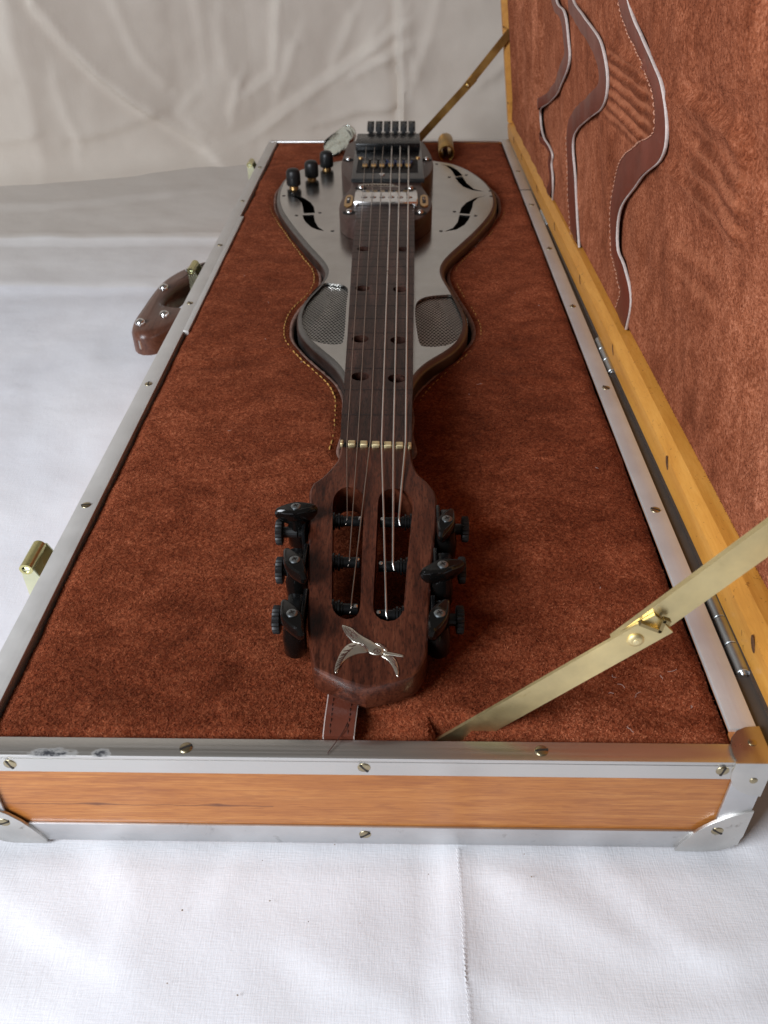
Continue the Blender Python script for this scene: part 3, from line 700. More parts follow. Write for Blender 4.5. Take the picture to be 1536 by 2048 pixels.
# screws
def screw_mesh(r=.0026, h=.0009, slot=True):
    g = G(); g.lathe([(r, -.0004), (r, .0001), (r * .94, h * .35), (r * .62, h * .62), (r * .25, h * .72), (.00001, h * .74)], (0, 0, 0), (0, 0, 1), 20, 0)
    if slot: g.box((-r * .98, -r * .17, h * .1), (r * .98, r * .17, h * .78), 1)
    return mkmesh('screw', g.V, g.F, [M['screw'], M['slot']], 40, g.M)
SCM = screw_mesh()
def put_screw(me, loc, nrm, rot, p, name='screw'):
    o = bpy.data.objects.new(name, me); C.objects.link(o)
    q = Vector(nrm).to_track_quat('Z', 'Y')
    o.matrix_basis = Matrix.Translation(loc) @ q.to_matrix().to_4x4() @ Matrix.Rotation(rot, 4, 'Z')
    parent(o, p); return o
# upper rails: L-shaped extrusions
def rail(name, lo, hi, drop_, side, mat):
    g = G()
    (x0, y0), (x1, y1) = lo, hi
    g.box((x0, y0, -.0022), (x1, y1, 0), 0, .0003)
    t = .0012
    if side == 'right': g.box((x0, y0, -.007), (x0 + .0009, y1, -.0023), 0)
    if side == 'left': g.box((x1 - .0009, y0, -.009), (x1, y1, -.0023), 0)
    if side == 'front': g.box((x0, YO0, -drop_), (x1, YO0 + t, -.0023), 0)
    if side == 'far': g.box((x0, YO1 - t, -drop_), (x1, YO1, -.0023), 0)
    if side == 'left': g.box((XO0, y0, -drop_), (XO0 + t, y1, -.0023), 0)
    if side == 'right': g.box((XO1 - t, y0, -drop_), (XO1, y1, -.0023), 0)
    return g.ob(name, mat, case)
rf = rail('top_rail', (XO0, YO0), (.2985, -.0002), .0105, 'front', M['alu_front'])
rb = rail('top_rail', (XO0, L), (XO1, YO1), .0105, 'far', M['alu'])
rl = rail('top_rail', (XO0, 0), (0, L - .0002), .0105, 'left', M['alu_y'])
rr = rail('top_rail', (.3002, .0072), (XO1, L - .0002), .0105, 'right', M['alu_y'])
lf = G().box((XO0, YO0, -.0598), (XO1, YO0 + .0012, -.0475), 0, .0003).ob('bottom_rail', M['alu_bright'], case)
G().box((XO0, YO0 + .0013, -.0598), (XO0 + .0012, YO1, -.0475)).ob('bottom_rail', M['alu_y'], case)
G().box((XO1 - .0012, YO0 + .0013, -.0598), (XO1, YO1, -.0475)).ob('bottom_rail', M['alu_y'], case)
G().box((XO1 - .0125, YO0 - .0004, -.0474), (XO1 + .0004, YO0 + .0011, -.0106), 0, .0004).ob('corner_post', M['alu_bright'], case)
G().box((XO0 - .0004, YO0 - .0004, -.0474), (XO0 + .0125, YO0 + .0011, -.0106), 0, .0004).ob('corner_post', M['alu_bright'], case)
for x, y in [(-.0062, .1552), (-.0060, .2947), (-.0060, .4328), (-.0056, .5702), (-.0056, .7088), (-.0056, .8441)]:
    put_screw(SCM, (x, y, 0), (0, 0, 1), random.uniform(0, 3), rl)
for x, y in [(.3058, .1534), (.3058, .2905), (.3056, .4264), (.3056, .560), (.3056, .6929), (.3056, .8221)]:
    put_screw(SCM, (x, y, 0), (0, 0, 1), random.uniform(0, 3), rr)
for (x, y), a in zip([(.083, -.0048), (.2232, -.0044)], (.5, .1)): put_screw(SCM, (x, y, 0), (0, 0, 1), a, rf)
for (x, z), a in zip([(.0127, -.0058), (.1535, -.0056), (.2936, -.0052)], (1.9, 2.2, 1.4)): put_screw(SCM, (x, YO0, z), (0, -1, 0), a, rf)
put_screw(SCM, (.1529, YO0, -.0525), (0, -1, 0), .7, lf)
# corner guards
def guard_plate(g, quad_pts, f, t):
    g.prism(quad_pts, 0, t, 0, f, .0003)
def arc(cx, cy, rx, ry, a0, a1, n=14): return [(cx + rx * math.cos(R(a0 + (a1 - a0) * k / n)), cy + ry * math.sin(R(a0 + (a1 - a0) * k / n))) for k in range(n + 1)]
for sgn, XC in ((1, XO1), (-1, XO0)):
    top_f = lambda x, y, z, s=sgn, c=XC: (c + s * .0008 - s * x, YO0 - .0008 + y, .0 + z)
    frt_f = lambda x, y, z, s=sgn, c=XC: (c + s * .0008 - s * x, YO0 - z, -y + .0009)
    gt = G(); pl = [(0, 0), (.0148, 0)] + arc(.0, .0, .0148, .0172, 0, 90, 12)[1:]
    pl = [(0, 0), (.0142, 0), (.0150, .004), (.0146, .008), (.0128, .0122), (.0098, .0155), (.006, .0172), (0, .0178)]
    gt.prism(pl, 0, .0010, 0, top_f, .0003)
    o = gt.ob('corner_guard', M['guard_top'], case)
    put_screw(screw_mesh(.0017, .0009, False), (XC - sgn * .0048, YO0 + .0088, .0010), (0, 0, 1), 0, o, 'rivet')
    gf = G(); pl = [(0, 0), (.0150, 0), (.0152, .006), (.0145, .0105), (.0128, .0145), (.0095, .0180), (.005, .0205), (0, .0215)]
    gf.prism(pl, 0.0, .0011, 0, frt_f, .0003)
    o = gf.ob('corner_guard', M['guard'], case)
    put_screw(screw_mesh(.0016, .0009, False), (XC - sgn * .0048, YO0 - .0011, -.0098), (0, -1, 0), 0, o, 'rivet')
    low_f = lambda x, y, z, s=sgn, c=XC: (c + s * .0010 - s * x, YO0 - z, -.0606 + y)
    pl = [(.012, 0), (.0262, 0)] + [(.0258, .0030), (.0245, .0065), (.0222, .0112), (.0190, .0165), (.0148, .0213), (.0100, .0252), (.0050, .0282), (0, .0300)] + [(0, .0120), (.0010, .0075), (.0034, .0034), (.0075, .0010)]
    gl = G().prism(pl, 0, .0013, 0, low_f, .0004)
    gl.box((XC - .0002 if sgn > 0 else XC - .0012, YO0 + .0001, -.0575), (XC + .0012 if sgn > 0 else XC + .0002, .012, -.033))
    o = gl.ob('corner_guard', M['guard'], case)
    put_screw(SCM, (XC - sgn * .0108, YO0 - .0012, -.0447), (0, -1, 0), .4 if sgn < 0 else 2.5, o)
# aluminium lip beside the handle, edge strip on the hinge side, joint in the rail
G().box((-.0003, .379, -.006), (.0040, .6555, .0005), 0, .0003).ob('handle_lip', M['alu_y'], case)
G().box((.30, .7468, -.001), (.3114, .7482, .0003)).ob('rail_joint', M['slot'], case)
G().prism([(.3116, .0), (.3188, .0), (.3104, L + .004), (.3098, L + .004)], -.012, -.0020).ob('hinge_strip', M['dark_strip'], case)
# hinges
def hinge(y0, y1):
    n = 3; d = (y1 - y0) / n; g = G()
    xh = .3157 - .0022 * y0
    for k in range(n):
        g.cyl((xh, y0 + k * d + .0002, -.0012), (xh, y0 + (k + 1) * d - .0002, -.0012), .0030, 16, 0, None, .0003)
    o = g.ob('hinge', M['zinc'], case)
    G().cyl((xh, y0 - .0010, -.0012), (xh, y0 + .0002, -.0012), .0013, 12).ob('hinge_pin', M['chrome'], o)
hinge(.037, .087); hinge(.314, .366); hinge(.632, .674); hinge(.894, .950)

# ---- suede bed with the recess
def hole_outline():
    l = D['hole_left']; r = D['hole_right']
    near_l = [(.1318, .205), (.1298, .235), (.1288, .26)]; near_r = [(.1765, .255), (.1752, .235), (.1742, .205)]
    far = [(.0290, .780), (.040, .808), (.062, .832), (.088, .850), (.12, .864), (.151, .868), (.182, .864), (.211, .850), (.238, .828), (.258, .797), (.2705, .757), (.2745, .727)]
    P = near_l + list(l) + far + list(r) + near_r
    return smooth_poly(catmull(P, .003, True), 2)
HO = hole_outline()
outer = []
for a, b in (((.0012, .0004), (.2994, .0004)), ((.2994, .0004), (.2994, L - .0004)), ((.2994, L - .0004), (.0006, L - .0004)), ((.0006, L - .0004), (.0012, .0004))):
    n = int(math.dist(a, b) / .003)
    for k in range(n): outer.append((a[0] + (b[0] - a[0]) * k / n, a[1] + (b[1] - a[1]) * k / n))
outer = [(x + (.0006 * nz(y * 60, 3) if x < .004 or x > .297 else 0), y) for x, y in outer]
vv, ff = sheet(outer, [HO], .0036)
dB = segdist(vv, [(.0022, 0), (.2994, 0), (.2994, L), (.0008, L), (.0022, 0)])
dL = np.abs(vv[:, 0] - (.0012 - .0006 * vv[:, 1] / L)); dH = segdist(vv, HO, True)
zz = -.0014 + .0007 * np.exp(-(vv[:, 0] / .03) ** 2) + fbm(vv * [1, .8], 18, 2.0, 3) * .0011 + fbm(vv * [.8, 2.5], 30, 5.0, 2) * .0005
zz -= .0014 * np.exp(-(dL / .0009) ** 2)
zz -= .0022 * np.exp(-(dB / .0028) ** 2)
zz -= .0016 * np.exp(-(dH / .0030) ** 2)
zz -= .0022 * np.exp(-((vv[:, 0] - .152) / .030) ** 2) * np.exp(-((vv[:, 1] - .012) / .02) ** 2)
for ln, a, wd in (([(.06, .352), (.09, .350), (.115, .345)], .0006, .002), ([(.018, .345), (.05, .348), (.075, .345)], .0006, .002), ([(.17, .015), (.20, .012), (.24, .009)], .0016, .006),
                  ([(.02, .33), (.045, .328)], .0005, .002), ([(.22, .335), (.29, .33)], .0006, .004), ([(.225, .31), (.285, .30)], .0007, .005), ([(.23, .36), (.27, .365)], .0006, .004),
                  ([(.10, .01), (.085, .05), (.082, .09)], .0005, .006), ([(.24, .02), (.27, .04), (.29, .035)], .0009, .006)):
    zz += a * ridge(vv, ln, wd, .5)
# a notch in the suede where the brass stay comes up
k = (np.abs(vv[:, 0] - .188) < .006) & (vv[:, 1] < .0125); zz[k] -= .007
bedv = [(x, y, z) for (x, y), z in zip(vv, zz)]
bed = bpy.data.objects.new('suede_bed', mkmesh('suede_bed', bedv, ff, M['suede'], 80)); C.objects.link(bed); parent(bed, case)
# cut edge of the suede round the recess, and the recess wall
zh = np.interp(np.arange(len(HO)), np.arange(len(HO)), [0] * len(HO))
n = len(HO)
HOz = [-.0030 + .0011 * nz(x * 18, y * 18 * .8, 2.0) for x, y in HO]
HI = inset(HO, -.0) if area2(HO) > 0 else HO
V = []; F = []; rag = [.0004 * nz(x * 300, y * 300, 7) for x, y in HO]
sg = 1 if area2(HO) > 0 else -1
HOin = inset(HO if sg > 0 else HO[::-1], .0016); HOin = HOin if sg > 0 else HOin[::-1]
HOin2 = inset(HO if sg > 0 else HO[::-1], .0030); HOin2 = HOin2 if sg > 0 else HOin2[::-1]
for i, (x, y) in enumerate(HO): V.append((x, y, HOz[i] + .0002))
for i, (x, y) in enumerate(HOin): V.append((x + rag[i], y + rag[i], HOz[i] + .0003 + rag[i]))
for i, (x, y) in enumerate(HOin2): V.append((x + rag[i], y, HOz[i] - .0012))
for i, (x, y) in enumerate(HOin2): V.append((x, y, HOz[i] - .0034))
for r_ in range(3):
    for i in range(n): F.append([r_ * n + i, r_ * n + (i + 1) % n, (r_ + 1) * n + (i + 1) % n, (r_ + 1) * n + i])
o = bpy.data.objects.new('cut_leather_edge', mkmesh('cut_leather_edge', V, F, M['cut_worn'], 60)); C.objects.link(o); parent(o, bed)
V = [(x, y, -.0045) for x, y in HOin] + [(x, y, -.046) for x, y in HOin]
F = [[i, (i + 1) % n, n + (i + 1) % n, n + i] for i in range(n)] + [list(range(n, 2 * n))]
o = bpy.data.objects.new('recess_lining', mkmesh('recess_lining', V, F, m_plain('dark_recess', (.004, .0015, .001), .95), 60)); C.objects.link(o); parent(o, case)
def stitches(line, name, mat, p, pitch, ln, r, f, jit=.15, skip=None):
    g = G(); P = resample(line, max(2, int(sum(math.dist(line[i], line[i + 1]) for i in range(len(line) - 1)) / pitch)))
    for i in range(len(P) - 1):
        if skip and skip(P[i]): continue
        a = Vector(P[i][:2]); b = Vector(P[i + 1][:2]); d = (b - a).normalized(); nn = Vector((-d.y, d.x))
        off = nn * random.uniform(-.0003, .0003) * jit * 5
        q = [a + off, a + d * ln * .5 + off, a + d * ln + off]
        g.tube([f(q[0].x, q[0].y, -.0001), f(q[1].x, q[1].y, r * .9), f(q[2].x, q[2].y, -.0001)], [r * .7, r, r * .7], 5)
    return g.ob(name, mat, p, 60, kind='stuff')
bed_f = lambda x, y, z: (x, y, -.0019 + .0011 * nz(x * 18, y * 18 * .8, 2.0) + z)
out_ = inset(HO if sg > 0 else HO[::-1], -.0042)
out_ = smooth_poly(out_, 3)
m_ = [i for i, p in enumerate(out_)]
leftl = sorted([p for p in out_ if p[0] < .15 and .215 < p[1] < .70], key=lambda p: p[1])
rightl = sorted([p for p in out_ if p[0] > .15 and .26 < p[1] < .70], key=lambda p: p[1])
stitches(leftl, 'stitching', M['thread'], bed, .0062, .0045, .00055, bed_f)
stitches(rightl, 'stitching', M['thread'], bed, .0062, .0040, .00035, bed_f, skip=lambda p: nz(p[1] * 40, 9) > .12)
# lint and pale specks on the suede
g = G(); random.seed(21)
for k in range(34):
    if k < 8: x, y = random.gauss(.268, .014), abs(random.gauss(.018, .010)) + .003
    else: x, y = random.uniform(.01, .29), random.uniform(.01, .6)
    if x > .296 or pip(np.array([[x, y]]), HO)[0] or (.11 < x < .20 and y < .16): continue
    a = random.uniform(0, 6.28); l = random.uniform(.0008, .0045 if k < 16 else .0018); P_ = [Vector((x, y, .0012))]
    for _ in range(5): a += random.gauss(0, .7); P_.append(P_[-1] + Vector((math.cos(a), math.sin(a), random.uniform(-.1, .2))) * l / 5)
    g.tube(P_, .00009 if l > .002 else .00016, 4)
g.ob('lint', M['fluff'], bed, 60, kind='stuff')
# suede nap: short fibres over the part of the bed near the camera
def nap(name, base_pts, up, n, mat, rngs, L0=.00105, W0=.00012, p=None, seed=1):
    rs = np.random.RandomState(seed); V = []; F = []
    T = np.array(base_pts[0]); tri = np.array(base_pts[1])
    a = T[tri]; ar = np.linalg.norm(np.cross(a[:, 1] - a[:, 0], a[:, 2] - a[:, 0]), axis=1) / 2
    cen = a.mean(1); wgt = ar * rngs(cen); wgt /= wgt.sum()
    pick = rs.choice(len(tri), n, p=wgt); u, v = rs.rand(n), rs.rand(n); k = u + v > 1; u[k] = 1 - u[k]; v[k] = 1 - v[k]
    A = a[pick]; B = A[:, 0] + (A[:, 1] - A[:, 0]) * u[:, None] + (A[:, 2] - A[:, 0]) * v[:, None]
    nr = np.cross(A[:, 1] - A[:, 0], A[:, 2] - A[:, 0]); nr /= np.linalg.norm(nr, axis=1)[:, None]
    nr *= np.sign((nr * np.array(up)).sum(1))[:, None]
    rd = rs.normal(size=(n, 3)); tg = rd - nr * (rd * nr).sum(1)[:, None]; tg /= np.linalg.norm(tg, axis=1)[:, None]
    flow = np.array([.25, -.75, .1]); tg = tg + flow * .6; tg -= nr * (tg * nr).sum(1)[:, None]; tg /= np.linalg.norm(tg, axis=1)[:, None]
    ln = L0 * rs.uniform(.5, 1.5, n)[:, None]; sd = np.cross(nr, tg) * W0 * rs.uniform(.6, 1.4, n)[:, None]
    mid = B + tg * ln * .5 + nr * ln * rs.uniform(.15, .55, n)[:, None]; tip = B + tg * ln + nr * ln * rs.uniform(-.05, .5, n)[:, None]
    B = B - nr * .0001
    VV = np.stack([B - sd, B + sd, mid + sd * .8, mid - sd * .8, tip], 1).reshape(-1, 3)
    me = bpy.data.meshes.new(name); nv = len(VV)
    idx = np.arange(n)[:, None] * 5
    lo = np.concatenate([idx + [0, 1, 2, 3], idx + [3, 2, 4]], 1).ravel()
    me.vertices.add(nv); me.vertices.foreach_set('co', VV.ravel())
    me.loops.add(len(lo)); me.loops.foreach_set('vertex_index', lo)
    st = np.stack([np.arange(n) * 7, np.arange(n) * 7 + 4], 1).ravel(); me.polygons.add(2 * n); me.polygons.foreach_set('loop_start', st)
    me.materials.append(mat); me.update(calc_edges=True); me.validate()
    o = bpy.data.objects.new(name, me); C.objects.link(o); parent(o, p); tag(o, kind='stuff'); return o
def m_nap(name, stops):
    k = N(name); v = k.obj(); c = k.ramp(k.noise(v, 900, 2, .6), stops)
    big = k.noise(v, 6, 5, .6, .4); med = k.noise(k.obj((1, 1.35, 1.1)), 34, 5, .62, .8)
    napc = k.ramp(k.math('ADD', k.math('MULTIPLY', big, .55), k.math('MULTIPLY', med, .45)), NAPR)
    k.set(Base_Color=k.mix(1.0, c, napc, 'MULTIPLY'), Roughness=.85, Specular_IOR_Level=.15); return k.m
M['nap'] = m_nap('suede_nap', [(.3, (.10, .019, .0072)), (.5, (.235, .055, .022)), (.7, (.39, .128, .060))])
nap('suede_nap', (bedv, ff), (0, 0, 1), 190000, M['nap'], lambda c: 1 / (.25 + np.clip(c[:, 1], 0, 1)) ** 2 * (c[:, 1] < .62), p=bed)
# pull strap with its loose thread
g = G(); sl = [(.1376, .040), (.1376, .0215), (.1373, .010), (.1371, .0008)]; sr = [(.1500, .040), (.1499, .0174), (.1494, .009), (.1490, .0008)]
def strip(g, A, B, zt, th, m=0, f=None):
    f = f or (lambda x, y, z: (x, y, z)); n = len(A); V = []; F = []
    for i in range(n): V += [f(A[i][0], A[i][1], zt), f(B[i][0], B[i][1], zt), f(B[i][0], B[i][1], zt - th), f(A[i][0], A[i][1], zt - th)]
    for i in range(n - 1):
        for k in range(4): F.append([i * 4 + k, i * 4 + (k + 1) % 4, (i + 1) * 4 + (k + 1) % 4, (i + 1) * 4 + k])
    F += [[0, 1, 2, 3][::-1], [(n - 1) * 4 + k for k in range(4)]]
    g.add(V, F, m)
A = resample(sl, 14); B = resample(sr, 14); fs = lambda x, y, z: (x, y, z - .0012 + .0012 * math.exp(-((y - .008) / .008) ** 2))
strip(g, A, B, .0018, .0022, 0, fs); st = g.ob('pull_strap', M['leather'], case)
g = G(); strip(g, [(a[0] - .0004, a[1]) for a in A], A, .0016, .0020, 0, fs); strip(g, B, [(b[0] + .0004, b[1]) for b in B], .0016, .0020, 0, fs); g.ob('cut_leather_edge', M['cut'], st)
for o_, P_ in ((.0023, A), (-.0026, B)): stitches([(a[0] + o_, a[1]) for a in P_], 'stitching', M['thread_dark'], st, .0026, .0019, .0002, lambda x, y, z: fs(x, y, .0019 + z))
G().tube([(.1464, .0075, .0016), (.1455, .0034, .0024), (.1437, .0002, .0016), (.1416, -.0034, .0012), (.1398, -.0062, .0008), (.1394, -.0072, .0006)], .00018, 6).ob('loose_thread', M['thread_dark'], st)

# ---- left side: latches and handle
def latch(y):
    g = G(); t = .0009; y0, y1 = y - .0105, y + .0105; xb = -.0222; x1 = XO0 - .0004
    for a, b in ((y0, y0 + t), (y1 - t, y1)):
        g.prism([(xb, -.040), (x1, -.040), (x1, -.012), (-.0142, -.0035), (-.0160, .0006), (xb, .0006)], a, b, 1, lambda p, q, z: (p, z, q))
    g.box((xb, y0 + t, -.040), (xb + t, y1 - t, .0004), 1)
    o = fixn(g).ob('latch', [M['zincy'], M['zincp']], case)
    g = G(); ro, ri = .0031, .0019; n = 22; xc, zc = xb + .0030, .0008; V = []; F = []
    for yy in (y0 - .0004, y1 - .002):
        for rr in (ro, ri):
            for k in range(n): V.append((xc + rr * math.cos(6.2832 * k / n) * 1.1, yy, zc + rr * math.sin(6.2832 * k / n)))
    for k in range(n):
        k2 = (k + 1) % n
        F += [[k, k2, 2 * n + k2, 2 * n + k], [n + k2, n + k, 3 * n + k, 3 * n + k2], [k, n + k, n + k2, k2], [2 * n + k2, 3 * n + k2, 3 * n + k, 2 * n + k]]
    g.add(V, F); fixn(g).ob('latch_roll', M['zincy'], o)
    G().cyl((xc, y0 + .0008, zc), (xc, y1 - .003, zc), .0012, 10).ob('latch_pin', M['zincp'], o)
    G().cyl((x1 - .003, y0 + .001, -.014), (x1 - .003, y1 - .001, -.014), .0018, 10).ob('latch_pin', M['slot'], o)
for y in (.111, .512, .862): latch(y)
ho = catmull([(-.0135, .575)] + D['handle_out'] + [(-.0135, .432)], .006); hi = catmull([(-.0135, .458)] + [(p[0] - .003, p[1] - .002) for p in D['handle_in'][::-1][1:]] + [(-.0135, .545)], .006)
ho = smooth_poly(ho, 6, False); hi = smooth_poly(hi, 4, False)
hp = ho + hi
g = G(); g.prism(hp, -.033, -.0135, 0, None, .006); hd = g.ob('handle', M['handle'], case, 50)
for x, y in D['handle_studs']:
    G().lathe([(.0042, 0), (.0042, .0008), (.0036, .0026), (.002, .0038), (.00001, .0042)], (x + .002, y, -.0137), (0, 0, 1), 18).ob('stud', M['chrome'], hd)
a = Vector((-.0545, .409, -.0245)); g = G()
P_ = [(-.0535, .4195), (-.0500, .4110), (-.0440, .4040)]
V = []; F = []
for z in (-.0275, -.0205):
    for (x, y) in P_: V.append((x, y, z))
    for (x, y) in P_[::-1]: V.append((x + .0012, y + .0012, z))
F = [[0, 1, 2, 3, 4, 5][::-1], [6, 7, 8, 9, 10, 11]] + [[i, (i + 1) % 6, 6 + (i + 1) % 6, 6 + i] for i in range(6)]
g.add(V, F); g.ob('handle_badge', M['guard'], hd)
# ---- the lid, hinged on the right and leaning a little inwards
U_ = Vector((-.0088, 1, 0)).normalized(); V_ = Vector((-math.sin(R(8.1)), 0, math.cos(R(8.1)))); W_ = U_.cross(V_)
LO = Vector((.3190, 0, 0))
lf_ = lambda u, v, w_: tuple(LO + U_ * u + V_ * v + W_ * w_)
UE = .986; VT = .330; UN = -.010
def member(sec, u0, u1, g, along='u', mir=False):
    """sec: (v,w) section swept along u, or (u,w) swept along v"""
    n = len(sec); V = []
    for t in (u0, u1):
        for a, b in sec: V.append(lf_(t, a, b) if along == 'u' else lf_(a, t, b))
    g.add(V, [list(range(n)), list(range(n, 2 * n))[::-1]] + [[i, n + i, n + (i + 1) % n, (i + 1) % n] for i in range(n)])
sec = [(.0, .001), (.001, 0), (.0155, 0), (.0175, .0004), (.0215, .0062), (.0215, .054), (.0, .054)]
g = G(); member(sec, UN, UE, g); rim0 = fixn(g).ob('lid_frame', M['rim'], case, 30)
g = G(); member([(VT - a, b) for a, b in sec], UN, UE, g); fixn(g).ob('lid_frame', M['rim'], case, 30)
g = G(); member([(UE - a * .75, b * 1.0 if i not in (4,) else .011) for i, (a, b) in enumerate(sec)], .0216, VT - .0216, g, 'v'); fixn(g).ob('lid_frame', M['rim'], case, 30)
g = G(); member([(UN + a, b) for a, b in sec], .0216, VT - .0216, g, 'v'); fixn(g).ob('lid_frame', M['rim'], case, 30)
g = G(); V = [lf_(u, v, w_) for w_ in (.0542, .060) for u, v in ((UN, 0), (UE, 0), (UE, VT), (UN, VT))]
g.add(V, [[0, 1, 2, 3], [4, 5, 6, 7], [0, 1, 5, 4], [1, 2, 6, 5], [2, 3, 7, 6], [3, 0, 4, 7]]); fixn(g).ob('lid_back', cy, case)
# empty screw slots in the rim
slot_m = m_plain('screw_slot_wood', (.10, .040, .012), .8, 0, .5, 500)
SLM = None
for i, (u, v) in enumerate([(.1774, .0150), (.3195, .0140), (.4467, .0145), (.0397, .0150), (.8328, .0142), (.7006, .0145), (.5798, .0142), (.9120, .0145)]):
    bm = bmesh.new(); bmesh.ops.create_uvsphere(bm, u_segments=12, v_segments=8, radius=1)
    sc = (.0022, .0042, .0004) if i in (0, 3) else (.0011, .0042, .0004)
    mt = Matrix.Translation(lf_(u, v, -.0001)) @ Matrix((U_, V_, W_)).transposed().to_4x4() @ Matrix.Rotation(-.5, 4, 'Z') @ Matrix.Diagonal((*sc, 1))
    G().bm(bm, 0, mt).ob('screw_hole', slot_m, rim0)
for u, v in [(.9683, .1335), (.9614, .0483), (.965, .215)]:
    G().box((0, 0, 0), (.001, .001, .001)); g = G(); V = [lf_(u + a, v + b, -.0004 + c) for c in (0, .0008) for a, b in ((-.004, -.0006), (.004, -.0002), (.004, .0006), (-.004, .0002))]
    g.add(V, [[0, 1, 2, 3], [7, 6, 5, 4], [0, 4, 5, 1], [1, 5, 6, 2], [2, 6, 7, 3], [3, 7, 4, 0]]); fixn(g).ob('screw_hole', slot_m, rim0)
# lining and the three layered pockets
ext = {'edge1': [(.72, .325), (.67, .28), (.615, .235)], 'edge2': [(.62, .325), (.585, .275), (.545, .225)], 'edge3': [(.43, .325), (.40, .285), (.372, .245)]}
def lid_curve(k): return smooth_poly(catmull(ext[k] + D[k][(0 if k != 'edge3' else 0):] + [(D[k][-1][0] + (.004 if k != 'edge3' else 0), .002)], .004), 3, False)
D['edge3'] = [p for i, p in enumerate(D['edge3']) if i not in (16,)]
D['edge3'] = D['edge3'][:22] + [(.3339, .0059)]
E1, E2, E3 = lid_curve('edge1'), lid_curve('edge2'), lid_curve('edge3')
ribs = [((.388, v + .001), (.345, v - .0005), (.312, v)) for v in (.1885, .1815, .1745, .1675, .1605, .1530)]; ribs2 = [tuple(D['ribs2'][i:i + 2]) for i in range(0, 8, 2)]
def wsurf(P, base, sheetid):
    d0 = np.clip(P[:, 1] - .0217, 0, 9); d1 = np.clip(.9695 - P[:, 0], 0, 9)
    h = base - .0040 * (1 - np.exp(-d0 / .003)) * np.exp(-d0 / .02)
    h = np.maximum(h, .0085 - 1.2 * d0); h = np.maximum(h, .013 - 1.0 * d1)
    a, sd = {0: (.0042, 31.0), 3: (.0026, 35.0), 2: (.0022, 37.0), 1: (.0020, 39.0)}[sheetid]
    fade = np.minimum(1, d0 / .03) * np.minimum(1, d1 / .03); h0 = h.copy()
    h += fbm(P * ([1.0, 1.0] if sheetid == 0 else [1.6, .5]), 12 if sheetid == 0 else 16, sd, 3) * a
    if sheetid == 3:
        for r_ in ribs: h -= .0030 * ridge(P, r_, .0021, .3)
    if sheetid == 0:
        for r_ in ribs2: h -= .0026 * ridge(P, r_, .0032, .6)
        h -= .0010 * ridge(P, [(.145, .19), (.142, .16), (.150, .135)], .003, .5)
        h -= .0014 * ridge(P, [(.262, .185), (.16, .19), (.12, .17)], .004, .6)
    if sheetid == 1:
        for x in (.66, .71, .76, .83, .90): h -= .0045 * ridge(P, [(x, .0), (x + .015, .1), (x - .01, .2), (x + .02, .33)], .010, .6)
    return h0 + (h - h0) * fade
def lid_sheet(name, poly, base, sid, sp, p):
    vv, ff = sheet(poly, [], sp)
    h = wsurf(vv, base, sid)
    V = [lf_(u, v, w_) for (u, v), w_ in zip(vv, h)]
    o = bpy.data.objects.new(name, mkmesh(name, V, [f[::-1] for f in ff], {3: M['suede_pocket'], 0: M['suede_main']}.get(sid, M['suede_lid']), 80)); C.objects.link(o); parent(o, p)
    return o, V, ff
def dense(P, st=.004):
    out = []
    for i in range(len(P)):
        a, b = P[i], P[(i + 1) % len(P)]; n = max(1, int(math.dist(a, b) / st))
        out += [(a[0] + (b[0] - a[0]) * k / n, a[1] + (b[1] - a[1]) * k / n) for k in range(n)]
    return out
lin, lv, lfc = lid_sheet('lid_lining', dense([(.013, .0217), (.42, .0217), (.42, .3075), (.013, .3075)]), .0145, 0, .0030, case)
napv = [(lv, lfc)]
